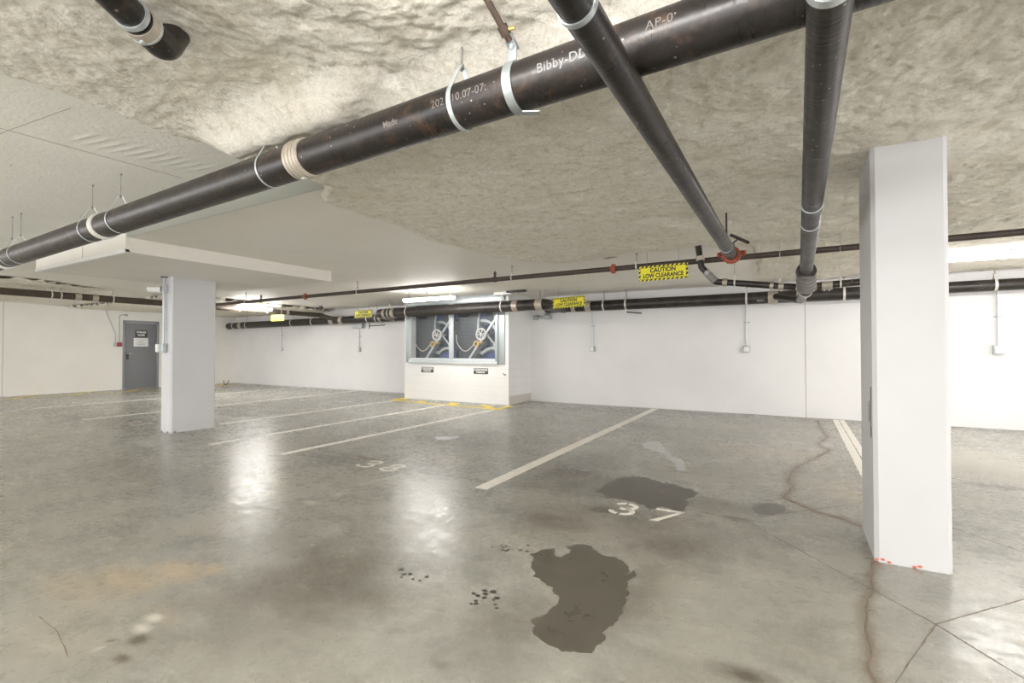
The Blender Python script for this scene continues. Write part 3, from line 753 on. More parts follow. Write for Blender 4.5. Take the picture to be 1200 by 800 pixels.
# -- branch pipe A
AR = .053; AX = -.512; AZ = 2.19
def apt(y): return Vector((AX-.012*(y-1.5)/4, y, AZ-.012*(y-1.5)))
pa = empty('drain_pipe', apt(3), 'black branch pipe running away from the camera and ending at an orange coupling', 'pipe')
AE = 5.05
G().tube([apt(y) for y in (.2, 1.5, 3, 4, AE)], AR, 32).done('pipe_body', M['pipeY'], pa)
G().ring(apt(P(690, 16, 2.16).y), (0, 1, 0), AR, AR+.004, .020).done('band', M['galv'], pa)
yy = 4.65
g = G(); cc = apt(yy); a_ = [cc+(Vector((1, 0, 0))*math.cos(t)+z*math.sin(t))*(AR+.006) for t in np.linspace(.5, -PI-.5+.3, 20)]
g.strap([PY(868, 278, 4.65)]+a_+[cc+Vector((-.06, 0, .07))], (0, 1, 0), .035, .006); g.done('hanger_strap', M['dark_iron'], pa)
g = G(); g.tube([PY(856, 275, 4.62), PY(877.5, 284.5, 4.70)], .014, 12); g.done('brace_stub', M['dark_iron'], pa)
g = G(); g.tube([cc+Vector((.0, 0, AR)), Vector((cc.x, cc.y, ZC-.03))], .008, 8); g.done('hanger_rod', M['dark_iron'], pa)
g = G(); g.ring(cc+Vector((0, -.015, 0)), (0, 1, 0), AR, AR+.004, .012); g.done('band', M['galv_light'], pa)
ce = apt(AE)
g = G(); g.ring(ce, (0, 1, 0), AR-.002, AR+.028, .055, 28)
for sx in (-1, 1):
    g.obox(ce+Vector((sx*(AR+.045), 0, .012)), .06, .05, .045, Matrix.Identity(3), .01)
for k in range(7):
    t = math.radians(-160+k*23); g.ball(ce+(Vector((1, 0, 0))*math.cos(t)+z*math.sin(t))*(AR+.024)+Vector((0, -.02, 0)), .014, 8)
oc = g.done('orange_grooved_coupling', M['orange'], pa); oc['label'] = 'orange painted coupling'
for sx in (-1, 1): G().tube([ce+Vector((sx*(AR+.045), -.05, .01)), ce+Vector((sx*(AR+.045), .05, .01))], .012, 6).done('coupling_bolt', M['dark_iron'], oc)
G().tube([ce, ce+Vector((0, .10, 0)), ce+Vector((0, .125, 0))], AR, 24, radii=[AR, AR, AR*.7]).done('end_cap', M['pipeY'], pa)

# -- branch pipe B
BR = .056
def bpt(y): return Vector((.088+.008*(y-1.6)/4, y, 2.19-(y-1.6)*.037))
pb = empty('drain_pipe', bpt(3), 'black branch pipe beside the right column running back to the wall pipe', 'pipe')
BE = 5.75
G().tube([bpt(y) for y in (.1, 1.6, 3, 4.4, BE)], BR, 32).done('pipe_body', M['pipeY'], pb)
for y, w in ((P(972, 3, 2.14).y, .03),):
    G().ring(bpt(y), (0, 1, 0), BR, BR+.005, w).done('band', M['galv_light'], pb)
for px, py in ((951, 243), (950, 262)):
    y = P(px, py, 2.1).y; G().ring(bpt(y), (0, 1, 0), BR, BR+.004, .012).done('band', M['galv_light'], pb)
e0 = bpt(BE); 
g = G()
prof = [(-.03, .060), (-.03, .086), (.015, .086), (.015, .074), (.05, .074)]
ys = []; rs = []
for k in range(5):
    a = .075*k; ys += [a, a+.035, a+.038, a+.072]; rs += [.092-.001*k, .092-.001*k, .070-.001*k, .070-.001*k]
g.tube([e0+Vector((0, (a-.02)*.80, -a*.40)) for a in ys], 0, 32, radii=rs)
g.done('ribbed_coupling', M['gray_pvc'], pb)
G().ring(e0+Vector((0, -.03, 0)), (0, 1, 0), BR+.006, .090, .03).done('gasket', M['dark_iron'], pb)
W = Vector((-.30, 10.05, 2.205)); e1 = e0+Vector((0, .30, -.16)); knee = Vector((.07, 9.45, 2.07))
G().tube(fillet([e1, knee, W], .15), BR+.004, 24).done('back_leg', M['pipeY'], pb)
coupling(Vector(lerp(e1, knee, .06)), (0, 1, 0), BR+.004, .09, pb, 'band')

# -- small horizontal pipe with drop, joined to B
SR = .036
s0 = PY(818, 288, 6.02); s0.z = 2.47; s1 = PY(822, 313, 6.02); s2 = PY(839, 330, 6.02); s3 = PY(918, 335.5, 5.98)
sp_ = empty('branch_pipe', s2, 'small dark pipe dropping from the ceiling and bending towards the ribbed coupling', 'pipe')
G().tube(fillet([s0, s1, s2+(s2-s3).normalized()*-.0, s3, Vector((.0, 6.0, s3.z-.01))], .06), SR, 20).done('pipe_body', M['pipeX'], sp_)
dn = (s1-s0).normalized(); dd = (s2-s1).normalized(); dh = (s3-s2).normalized()
coupling(s0+(s1-s0)*.60, dn, SR, .05, sp_); coupling(s2+dh*.10, dh, SR, .05, sp_); coupling(s3-dh*.02, dh, SR, .05, sp_); coupling(s3-dh*.11, dh, SR, .035, sp_)
for t in (.28, .36): G().ring(s1+(s2-s1)*(t+.1), dd, SR, SR+.006, .008).done('band', M['galv_light'], sp_)
g = G(); g.tube([s1+(s2-s1)*.30, s1+(s2-s1)*.98], SR+.006, 20); g.done('elbow_sleeve', M['gray_pvc'], sp_)
for px in (861, 914):
    p = PY(px, 331, 6.0); clevis((p.x, 6.0, s2.z+(s3.z-s2.z)*((p.x-s2.x)/(s3.x-s2.x))), (1, 0, 0), SR, ZC, sp_, rise=.05, w=.016, m='band_light', rodr=.003)
t0 = PY(958, 335, 6.0); t1 = Vector((.95, 6.0, t0.z+.03))
sq = empty('branch_pipe', t0, 'small dark pipe running from the ribbed coupling to behind the right column', 'pipe')
G().tube([Vector((.12, 6.0, t0.z)), t1], SR, 20).done('pipe_body', M['pipeX'], sq)
coupling(t0+Vector((-.03, 0, 0)), (1, 0, 0), SR, .045, sq); coupling(t0+Vector((.06, 0, 0)), (1, 0, 0), SR, .045, sq)
p = PY(972, 333, 6.0); coupling((p.x, 6, t0.z), (1, 0, 0), SR, .05, sq)
p = PY(985, 330, 6.0); clevis((p.x, 6, t0.z+.01), (1, 0, 0), SR, ZC-.04, sq, rise=.04, w=.014, m='band_light', rodr=.002)

# -- sprinkler main
sx0, sx1 = PY(222, 357, 6.3).x, 6.9; SY = 6.3
def spz(x): return 2.318+(x+4)*.004
spr = empty('sprinkler_pipe', (-3, SY, spz(-3)), 'long thin dark sprinkler pipe crossing the whole ceiling between the columns', 'pipe')
G().tube([Vector((x, SY, spz(x))) for x in (sx0, -9, -6, 0, sx1)], .034, 20).done('pipe_body', M['sprinkler_pipe'], spr)
for px, py in ((358, 347), (719, 316)):
    x = xat(px, py, SY); g = G(); g.ring((x, SY, spz(x)), (1, 0, 0), .033, .048, .06, 20); g.obox((x, SY-.0, spz(x)+.052), .05, .03, .02, Matrix.Identity(3), .004); g.obox((x, SY, spz(x)-.052), .05, .03, .02, Matrix.Identity(3), .004)
    g.done('orange_coupling', M['orange'], spr)['label'] = 'orange painted coupling'
for px, py in ((288, 352), (419, 342), (600, 326), (746, 313), (1060, 283)):
    x = xat(px, py, SY); clevis((x, SY, spz(x)), (1, 0, 0), .034, ZC, spr, rise=.045, w=.018, m='band_light', rodr=.006)
for px, py in ((306, 351), (580, 327)):
    x = xat(px, py, SY); g = G(); zz = spz(x)
    g.ring((x, SY, zz), (1, 0, 0), .033, .042, .045, 20); g.tube([(x, SY, zz+.03), (x, SY, zz+.085)], .018, 12); g.tube([(x, SY, zz+.085), (x, SY, zz+.10)], .026, 12); g.tube([(x, SY, zz+.10), (x, SY, zz+.125)], .012, 10)
    g.done('sprinkler_head', M['rusty'], spr)

# -- pipe at top left with elbow
q0 = P(137, 0, 2.50); q1 = P(184, 47, 2.50); dq = (q1-q0).normalized(); TR = .055
tl = empty('drain_pipe', q1, 'short black pipe at the top left turning up into the ceiling insulation', 'pipe')
qe = q0+dq*((q1-q0).length+.03)
G().tube([q0-dq*1.2, q0+dq*.20], TR, 32).done('pipe_body', M['pipeY'], tl)
el = fillet([q0+dq*.10, qe+dq*.02, qe+dq*.10+Vector((.0, .0, ZN-.01-qe.z))], .08, 10)
G().tube(el, TR+.003, 32).done('elbow', M['pipeY'], tl)
G().ring(q0+dq*.075, dq, TR, TR+.006, .022).done('band', M['galv_light'], tl)
G().ring(q0+dq*.135, dq, TR, TR+.008, .055).done('coupling', M['band'], tl)
G().ring(q0+dq*.155, dq, TR, TR+.010, .008).done('band', M['galv_light'], tl)
G().obox(q0+dq*.14+Vector((.0, -.0, -(TR+.010))), .022, .014, .012, Matrix.Rotation(2.2, 3, 'Z'), .003).done('clamp_screw', M['galv_light'], tl)

# -- wall pipe (right of enclosure)
PYW = 10.15
wp = empty('drain_pipe', (-1, PYW, 2.205), 'thick black drain pipe along the back wall right of the vent enclosure', 'pipe')
G().tube([(-5.0, PYW, 2.20), (-1, PYW, 2.204), (1.30, PYW, 2.21)], .112, 32).done('pipe_body', M['pipe_far'], wp)
G().tube([(1.30, PYW, 2.21), (1.42, PYW, 2.225)], .1, 32, radii=[.112, .09]).done('reducer', M['pipe_far'], wp)
G().tube([(1.42, PYW, 2.225), (XR, PYW, 2.245)], .09, 32).done('pipe_body', M['pipe_far'], wp)
for px, py, w in ((690, 358, .13), (673, 357, .10), (661, 358, .10), (906, 347, .16), (939, 346, .15)):
    x = xat(px, py, PYW); coupling((x, PYW, 2.205), (1, 0, 0), .112, w, wp)
for px, py in ((708, 357), (734, 357), (875, 350), (989, 345), (1166, 335)):
    x = xat(px, py, PYW); rr = .112 if x < 1.4 else .09
    clevis((x, PYW, 2.205 if x < 1.4 else 2.235), (1, 0, 0), rr, ZC, wp, rise=.08, w=.035, m='band_light', rodr=.008)
x = xat(734, 357, PYW)
g = G(); g.box((x-.04, PYW-.02, 2.0), (x+.0, PYW+.02, 2.10), .004); g.done('strut_bracket', M['white_plastic'], wp)
g = G(); g.tube([(x, PYW, 2.04), (x+.25, PYW+.26, 2.02)], .012, 8); g.done('wall_stay', M['dark_iron'], wp)
G().tube([(-.30, PYW-.02, 2.195), (-.62, PYW-.09, 2.15)], .05, 20, radii=[.07, .02]).done('wye_cone', M['gray_pvc'], wp)

# -- box pipe in front of enclosure
BY = 9.12
bp = empty('drain_pipe', (-7, BY, 2.17), 'thick dusty black pipe jogging around the front of the vent enclosure', 'pipe')
bpz = lambda x: 2.165+(x+9)*.006
G().tube(fillet([(-9.75, 10.02, bpz(-9.2)), (-9.28, BY, bpz(-9.2)), (-4.55, BY, bpz(-4.6)), (-4.55, 10.15, bpz(-4.6))], .14), .12, 32).done('pipe_body', M['pipe_far'], bp)
for px, py, w in ((462, 367, .11), (452, 368, .08), (605, 358, .13), (633, 357, .16)):
    x = xat(px, py, BY); coupling((x, BY, bpz(x)), (1, 0, 0), .12, w, bp, 'band')
for px, py in ((478, 366), (589, 358), (457, 368)):
    x = xat(px, py, BY); clevis((x, BY, bpz(x)), (1, 0, 0), .12, ZC, bp, rise=.12, w=.028, m='band_light', rodr=.006)
x = xat(633, 357, BY); 
for dx in (.0, .12): G().tube([(x+dx, BY, 2.28), (x+dx, BY, ZC)], .007, 8).done('hanger_rod', M['rod'], bp)

# -- back left pipe
lp = empty('drain_pipe', (-14, PYW, 2.1), 'thick black drain pipe on the back wall left of the vent enclosure', 'pipe')
lz = lambda x: 2.09+(x+18)*.0065
g = G(); g.tube([(-17.93, PYW, lz(-18)), (-13, PYW, lz(-13)), (-8.75, PYW, lz(-8.7))], .112, 32); g.ball((-17.9, PYW, lz(-18)), .118, 20, (.5, 1, 1)); g.done('pipe_body', M['pipe_far'], lp)
for px, py, w in ((283, 382, .22), (390, 376, .22), (401, 375, .2), (447, 375, .12), (463, 374, .10)):
    x = xat(px, py, PYW); coupling((x, PYW, lz(x)), (1, 0, 0), .112, w*.75, lp, 'band')
for px, py in ((275, 382), (290, 382), (343, 378), (367, 377), (432, 375), (442, 375)):
    x = xat(px, py, PYW); clevis((x, PYW, lz(x)), (1, 0, 0), .112, ZC, lp, rise=.10, w=.035, m='band_light', rodr=.006)
x = xat(436, 375, PYW); g = G(); g.tube([(x, PYW-.1, 1.92), (x+.5, PYW, 1.94)], .014, 8); g.tube([(x, PYW-.1, 1.84), (x, PYW-.1, 2.0)], .014, 8); g.done('wall_stay', M['dark_iron'], lp)

# -- brown pipe along left bay
BXP = -12.6
bpipe = empty('drain_pipe', (BXP, 6, 2.32), 'dusty brown pipe running along the left bay above the grey door', 'pipe')
bz = lambda y: 2.318-(y-3)*.003
G().tube(fillet([(BXP, -2, bz(-2)), (BXP, 6, bz(6)), (BXP, 9.85, 2.29), (-12.15, PYW-.02, 2.15)], .06), .068, 24).done('pipe_body', M['pipe_brown'], bpipe)
for px, py, w in ((91, 347, .10), (111, 348, .10), (376, 369, .12), (336, 367, .08)):
    y = PX(px, py, BXP).y; coupling((BXP, y, bz(y)), (0, 1, 0), .068, w, bpipe, 'band')
for px, py in ((60, 344), (71, 345), (132, 350), (280, 364), (312, 365), (328, 366)):
    y = PX(px, py, BXP).y; clevis((BXP, y, bz(y)), (0, 1, 0), .068, ZC, bpipe, rise=.05, w=.022, m='band_light', rodr=.007)

# ------------------------------------------------------------------ vent enclosure
EX0, EX1, EY = -8.65, -5.555, 9.37
OX0, OX1, OZ0, OZ1 = -8.45, -5.86, .99, 2.36
enc = empty('vent_enclosure', ((EX0+EX1)/2, EY+.5, 0), 'white painted block enclosure with two screened fan openings at the back wall', 'vent enclosure')
g = G(); t = .2
g.box((EX0, EY, 0), (EX1, EY+t, OZ0)); g.box((EX0, EY, OZ1), (EX1, EY+t, ZC)); g.box((EX0, EY, OZ0), (OX0, EY+t, OZ1)); g.box((OX1, EY, OZ0), (EX1, EY+t, OZ1))
g.box((EX0, EY+t, 0), (EX0+.15, WY, ZC)); g.box((EX1-.15, EY+t, 0), (EX1, WY, ZC)); g.box((EX0+.15, EY+t, .02), (EX1-.15, WY, .3))
g.done('block_body', M['block'], enc)
g = G()
for zz in (.20, .40, .60, .80):
    g.box((EX0, EY-.0015, zz-.003), (EX1+.0015, EY+.003, zz+.003)); g.box((EX1-.003, EY, zz-.003), (EX1+.0015, WY, zz+.003))
for r_, zz in enumerate((0, .2, .4, .6)):
    for k in range(8):
        xx = EX0+.2+(r_ % 2)*.2+k*.4
        if xx < EX1: g.box((xx-.002, EY-.0012, zz), (xx+.002, EY+.003, zz+.2))
g.done('mortar_lines', mat('soft_mortar', (.70, .69, .68), .7), enc)
g = G(); g.box((EX1-.003, EY-.002, .005), (EX1+.01, WY, .19)); g.done('base_curb', mat('stained_curb', (.62, .58, .53), .8), enc)
# galvanised frame
g = G(); fd = .06
g.box((OX0-.13, EY-.025, OZ0-.07), (OX0+.02, EY+.02, OZ1+.10), .004); g.done('frame_jamb', M['galv'], enc); g = G(); g.box((OX1-.03, EY-.04, OZ0-.02), (OX1+.04, EY+.02, OZ1+.10), .004)
g.box((OX1+.03, EY-.02, OZ0-.09), (OX1+.21, EY+.01, OZ1+.10), .003)
g.done('frame_jamb', M['galv'], enc)
g = G(); g.box((OX0-.02, EY-.06, OZ0-.09), (OX1+.04, EY+.02, OZ0-.03), .006); g.box((OX0-.02, EY-.035, OZ0-.03), (OX1+.04, EY+.02, OZ0+.02), .004); g.done('frame_sill', M['galv_light'], enc)
g = G(); g.box((OX0-.13, EY-.05, OZ1-.02), (OX1+.21, EY+.02, ZC-.01), .004); g.done('frame_header', M['galv'], enc)
mxx = -7.155
g = G(); g.box((mxx-.045, EY-.03, OZ0), (mxx+.045, EY+.03, OZ1), .004); g.done('mullion', M['galv_light'], enc)
for (a, b) in ((OX0+.02, mxx-.045), (mxx+.045, OX1-.03)):
    g = G(); w = .022
    for (p, q) in (((a, OZ0+.02), (a+w, OZ1)), ((b-w, OZ0+.02), (b, OZ1)), ((a, OZ0+.02), (b, OZ0+.02+w)), ((a, OZ1-w), (b, OZ1))):
        g.box((p[0], EY-.01, p[1]), (q[0], EY+.012, q[1]))
    g.done('screen_frame', M['galv_light'], enc)
    g = G(); n = int((b-a)/.026)
    for k in range(1, n):
        x = a+(b-a)*k/n; g.box((x-.001, EY, OZ0+.03), (x+.001, EY+.002, OZ1))
    n = int((OZ1-OZ0)/.026)
    for k in range(1, n):
        zz = OZ0+(OZ1-OZ0)*k/n; g.box((a, EY+.002, zz-.001), (b, EY+.004, zz+.001))
    g.done('wire_screen', M['galv'], enc)
g = G(); g.box((EX0+.15, EY+.21, .3), (EX0+.17, WY-.05, ZC-.04)); g.box((EX1-.17, EY+.21, .3), (EX1-.15, WY-.05, ZC-.04)); g.box((EX0+.17, EY+.21, .3), (EX1-.17, WY-.05, .32)); g.box((EX0+.15, WY-.05, .3), (EX1-.15, WY-.02, ZC)); g.box((EX0+.15, EY+.6, ZC-.04), (EX1-.15, WY-.05, ZC-.01)); g.done('inner_lining', M['navy'], enc)
g = G(); g.box((mxx-.02, EY+.35, .3), (mxx+.02, WY-.05, ZC-.04)); g.done('inner_partition', M['fan_grey'], enc)
# fans
def fan(x0, x1, label):
    cx = (x0+x1)/2; w = x1-x0
    root = empty('exhaust_fan', (cx, EY+.6, .3), label, 'fan', 'exhaust fans behind the wire screens')
    sc = w/1.27; hub = Vector((x0+w*.62, EY+.085, 1.60))
    # scroll drum
    dc = Vector((x0+w*.52, EY+.62, 1.55))
    g = G(); g.ring(dc, (0, 1, 0), .60, .63, .5, 48); g.ring(dc+Vector((0, -.26, 0)), (0, 1, 0), .40, .66, .03, 48); g.done('fan_housing', M['fan_grey'], root)
    g = G(); g.ring(dc+Vector((0, -.20, 0)), (0, 1, 0), .36, .42, .18, 40); g.done('inlet_ring', M['galv'], root)
    g = G()
    for k in range(12):
        a = k*PI/6; u = Vector((math.cos(a), 0, math.sin(a))); v_ = Vector((-math.sin(a), 0, math.cos(a)))
        g.obox(dc+u*.22, .30, .10, .012, Matrix((u, Vector((0, 1, 0)), v_)).transposed())
    g.done('impeller', M['blue'], root)
    g = G(); g.box((x0+.02*w, EY+.9, 1.0), (x1-.02*w, EY+.93, 2.3)); g.box((x0+w*.42, EY+.34, 1.98), (x0+w*.60, EY+.36, 2.40)); g.box((x0+w*.80, EY+.34, 1.98), (x0+w*1.0, EY+.36, 2.40))
    g.box((x0+w*.55, EY+.34, .98), (x0+w*.95, EY+.36, 1.30)); g.done('backing_panel', M['blue'], root)
    # grey belt guard panel on the left half
    g = G(); g.poly3([(x0, EY+.30, 1.0), (x0+w*.30, EY+.30, 1.0), (x0+w*.62, EY+.30, 1.60), (x0+w*.42, EY+.30, 2.02), (x0, EY+.30, 2.02)], (0, 1, 0), .01); g.done('guard_panel', M['fan_grey'], root)
    # curved duct
    g = G(); g.tube([Vector((x0+w*.62, EY+.28, 2.45)), Vector((x0+w*.50, EY+.28, 2.25)), Vector((x0+w*.45, EY+.28, 1.95)), Vector((x0+w*.44, EY+.28, 1.6))], .03, 10); g.done('curved_edge', M['galv'], root)
    g = G(); g.tube(arc((x0+w*.80, EY+.26, .85), (1, 0, 0), (0, 0, 1), .42, 2.4, 1.1, 10), .045, 12); g.done('lower_duct_lip', M['galv_light'], root)
    g = G(); g.tube([Vector((x0+w*.78, EY+.27, 2.45)), Vector((x0+w*.83, EY+.27, 2.1)), Vector((x0+w*.90, EY+.27, 1.8))], .05, 12); g.done('upper_duct_lip', M['galv'], root)
    # diagonal braces
    g = G()
    def bar(a, b, t_=.035):
        a = Vector(a); b = Vector(b); d = (b-a).normalized(); n_ = Vector((0, 1, 0)); m_ = d.cross(n_)
        g.obox((a+b)/2, (b-a).length, .03, t_, Matrix((d, n_, m_)).transposed())
    bar((x0+w*.30, EY+.14, 1.0), (x1, EY+.14, 2.08), .05); bar((x0+w*.70, EY+.14, 1.62), (x1, EY+.14, 1.24), .03)
    g.done('diagonal_brace', M['galv_light'], root)
    g = G(); bar((x0+w*.36, EY+.16, .98), (x0+w*.68, EY+.16, 1.50), .09); g.done('motor_rail', M['fan_grey'], root)
    # pulley
    g = G(); g.ring(hub, (0, 1, 0), .115, .145, .035, 28)
    for k in range(6):
        a = k*PI/3+.2; u = Vector((math.cos(a), 0, math.sin(a))); g.tube([hub, hub+u*.12], .011, 8)
    g.tube([hub+Vector((0, -.02, 0)), hub+Vector((0, .3, 0))], .03, 12); g.done('pulley_wheel', mat('pulley_metal', (.72, .70, .68), .4, .3), root)
    mo = Vector((x0+w*.49, EY+.13, 1.375))
    g = G(); g.tube([mo+Vector((0, .03, 0)), mo+Vector((0, .30, 0))], .105, 20); g.done('motor', M['fan_grey'], root)
    g = G(); g.ring(mo, (0, 1, 0), .035, .082, .05, 20); g.obox(mo+Vector((.13, .02, .03)), .12, .06, .05, Matrix.Rotation(-.3, 3, 'Y'), .01); g.done('motor_pulley', M['brass'], root)
    # cable
    pts = [Vector((x0+w*.02, EY+.10, 1.60))]
    for k in range(12):
        t_ = k/11; xx = x0+w*(.03+.42*t_); pts.append(Vector((xx, EY+.10, 1.40-.22*math.sin(PI*min(1, t_*1.0))*(1-.25*t_)-.05*t_+.02)))
    g = G(); g.tube(pts, .011, 8); g.done('cable', M['cable'], root)
    return root
fan(OX0+.02, mxx-.045, 'belt driven fan behind the left wire screen of the vent enclosure')
fan(mxx+.045, OX1-.03, 'belt driven fan behind the right wire screen of the vent enclosure')
for x0, x1, side in ((-8.085, -7.70, 'left'), (-6.50, -6.10, 'right')):
    r_ = empty('small_sign', ((x0+x1)/2, EY, .745), 'small black and white motorcycle parking sign below the %s fan opening' % side, 'sign', )
    G().box((x0, EY-.008, .675), (x1, EY-.001, .812), .002).done('plate', M['sign_dark'], r_)
    c = (x0+x1)/2
    G().box((x0+.02, EY-.0095, .748), (x1-.02, EY-.0075, .800)).done('white_band', M['sign_white'], r_)
    place_text('lettering', 'MOTORCYCLE', .05, (c, EY-.0105, .774), (1, 0, 0), (0, 0, 1), M['sign_dark'], r_, bold=.001, width=.33)
    place_text('lettering', 'PARKING', .05, (c, EY-.0105, .712), (1, 0, 0), (0, 0, 1), M['sign_white'], r_, bold=.002, width=.24)
# fitting beside enclosure on wall
fx_ = PY(636, 371, WY-.1)
g = G(); g.tube([(fx_.x-.18, WY-.12, 2.00), (fx_.x+.18, WY-.12, 2.00)], .035, 14); g.tube([(fx_.x-.22, WY-.12, 2.0), (fx_.x-.12, WY-.12, 2.0)], .065, 14)
g.tube([(fx_.x+.08, WY-.12, 2.02), (fx_.x+.22, WY-.12, 2.02)], .075, 14); g.tube([(fx_.x-.15, WY-.12, 2.0), (fx_.x-.15, WY, 2.0)], .02, 8); g.tube([(fx_.x+.15, WY-.12, 2.0), (fx_.x+.15, WY, 2.0)], .02, 8)
props(g.done('twin_spotlight', M['galv']), 'small metallic twin fitting on the back wall under the pipe beside the enclosure', 'wall fitting')
g = G(); fx2 = PY(592, 439, EY); g.tube([(fx2.x, EY+.0, fx2.z), (fx2.x, EY-.03, fx2.z)], .02, 8); g.tube([(fx2.x, EY-.03, fx2.z), (fx2.x-.04, EY-.04, fx2.z+.03)], .01, 6)
props(g.done('wall_bolt', M['rod']), 'small grey bolt on the front of the vent enclosure', 'bolt')
cb = PY(602, 349, 9.0)
g = G(); g.box((-5.75, 9.05, 2.44), (-5.3, 9.35, ZC-.0), .004); props(g.done('junction_cover', M['white_plastic']), 'white cover box at the ceiling over the right end of the enclosure', 'cover box')
g = G(); g.box((-5.35, 8.9, 2.46), (-4.9, 9.02, ZC), .01); props(g.done('ceiling_bracket', M['dark_iron']), 'dark rusty bracket on the ceiling right of the enclosure', 'bracket')

# ------------------------------------------------------------------ door
dr = props(G().box((WX-.19, dy0+.001, 0), (WX-.001, dy1-.001, .012)).done('door_1', M['doorframe']), kind='structure')
g = G(); f_ = .055
g.box((WX-.12, dy0, 0), (WX+.02, dy0+f_, dz1+.0), .004); g.box((WX-.12, dy1-f_, 0), (WX+.02, dy1, dz1), .004); g.box((WX-.12, dy0, dz1-f_), (WX+.02, dy1, dz1+.03), .004)
g.done('door_frame', M['doorframe'], dr)
g = G(); g.box((WX-.08, dy0+f_, .0125), (WX-.035, dy1-f_, dz1-f_-.003), .003); dl = g.done('door_leaf', M['door'], dr)
hy = dy0+f_+.08
g = G(); g.box((WX-.036, hy-.03, .93), (WX-.022, hy+.04, 1.16), .005); g.done('lock_plate', M['sign_dark'], dl)
g = G(); g.tube([(WX-.03, hy, 1.12), (WX+.03, hy, 1.12), (WX+.035, hy+.10, 1.12)], .012, 10); g.ball((WX-.015, hy, 1.12), .028, 12); g.done('door_handle', M['galv_light'], dl)
ds = empty('door_sign', (WX-.03, 7.44, 1.74), 'black sign with white capital lettering on the grey door', 'sign')
G().box((WX-.034, 7.27, 1.63), (WX-.026, 7.60, 1.85), .002).done('plate', M['sign_dark'], ds)
place_text('lettering', 'STORAGE', .08, (WX-.024, 7.435, 1.785), (0, 1, 0), (0, 0, 1), M['sign_white'], ds, bold=.003, width=.26)
place_text('lettering', 'ROOM', .075, (WX-.024, 7.435, 1.695), (0, 1, 0), (0, 0, 1), M['sign_white'], ds, bold=.003, width=.18)
ds2 = empty('door_notice', (WX-.03, 7.43, 1.46), 'white notice with small grey lines of print below the black door sign', 'sign')
G().box((WX-.034, 7.23, 1.335), (WX-.026, 7.63, 1.60), .002).done('plate', M['sign_white'], ds2)
g = G()
rnd = random.Random(5)
for zz, w in ((1.545, .32), (1.495, .15), (1.445, .27), (1.395, .20)):
    x = 7.43-w/2
    while x < 7.43+w/2:
        L = rnd.uniform(.012, .03); g.box((WX-.0265, x, zz-.008), (WX-.0245, x+L, zz+.008)); x += L+rnd.uniform(.006, .012)
g.done('illegible_print', M['rod'], ds2)

# ------------------------------------------------------------------ wall boxes & conduits
def conduit(px, ztop, zb, label, group='outlet boxes hanging on conduits on the back wall', bw=.10, box_h=.13, r=.014, bend=False):
    c = PY(px, 400, WY).x
    root = empty('wall_outlet', (c, WY, 0), label, 'electrical outlet')
    g = G(); g.tube([(c, WY-.03, zb+box_h-.01), (c, WY-.03, ztop)], r, 12); o = g.done('conduit', M['galv_light'], root)
    g = G(); zm = (ztop+zb)/2+.1; g.strap([(c-.045, WY-.002, zm), (c-.02, WY-.006, zm), (c-.012, WY-.046, zm), (c+.012, WY-.046, zm), (c+.02, WY-.006, zm), (c+.06, WY-.002, zm)], (0, 0, 1), .02, .003); g.done('conduit_clip', M['galv'], root)
    G().box((c-bw/2, WY-.075, zb), (c+bw/2, WY-.001, zb+box_h), .008).done('outlet_box', M['grey_box'], root)
    G().box((c-bw*.36, WY-.085, zb+.015), (c+bw*.36, WY-.074, zb+box_h-.015), .004).done('cover_flap', M['white_plastic'], root)
    return root
conduit(331, 2.05, 1.19, 'small grey outlet box on a conduit in the left back corner')
r2_ = conduit(422, 1.90, 1.17, 'grey outlet box on conduit below a wide grey junction box')
c_ = PY(422, 400, WY).x; G().box((c_-.22, WY-.12, 1.875), (c_+.20, WY-.001, 2.02), .006).done('junction_box', M['grey_box'], r2_)
conduit(695, 2.15, 1.19, 'white outlet box on thin conduit right of the enclosure', r=.013)
conduit(875, 2.15, 1.185, 'grey outlet box on conduit in the middle of the back wall', bw=.13)
conduit(1169, 2.15, 1.17, 'grey outlet box on conduit right of the right column', bw=.125, box_h=.14)
# fire pull + conduits by the door
fy_ = PX(139, 405, WX).y
pull = empty('fire_pull_station', (WX, fy_, 1.3), 'red fire alarm pull box with thin conduits left of the grey door', 'alarm box')
G().box((WX, fy_-.06, 1.33), (WX+.06, fy_+.06, 1.46), .006).done('red_box', M['red'], pull)
G().box((WX, fy_-.13, 1.33), (WX+.045, fy_-.062, 1.45), .006).done('grey_side_box', M['grey_box'], pull)
a1 = PX(122, 358, WX); a2 = PX(136, 391, WX); b1 = PX(147, 369, WX); b2 = PX(140, 375, WX)
g = G(); k_ = WX+.02
g.tube(fillet([(k_, a1.y, a1.z), (k_, a1.y+.02, a1.z-.10), (k_, fy_-.09, a2.z), (k_, fy_-.09, 1.44)], .05), .013, 10)
g.tube([(k_, a1.y-.04, a1.z+.01), (k_, a1.y+.07, a1.z)], .03, 10); g.done('conduit', M['galv'], pull)
g = G(); g.tube(fillet([(k_, b1.y, b1.z), (k_, fy_+.01, b1.z), (k_, fy_+.01, 1.45)], .14), .013, 10); g.tube([(k_, b1.y-.04, b1.z), (k_, b1.y+.05, b1.z-.01)], .028, 10); g.done('conduit', M['galv'], pull)
# low wire hoop in the far corner
hp = P(274, 449.5)+Vector((.25, -.45, 0)); g = G()
g.tube([(hp.x-.04, hp.y, .0), (hp.x-.10, hp.y, .14)], .012, 8); g.tube([(hp.x+.04, hp.y+.02, .0), (hp.x+.16, hp.y+.04, .16)], .012, 8); g.tube([(hp.x-.04, hp.y, .012), (hp.x+.04, hp.y+.02, .012)], .012, 8)
props(g.done('metal_hoop', M['dark_iron']), 'small dark bent metal hoop on the floor in the far left corner', 'hoop')

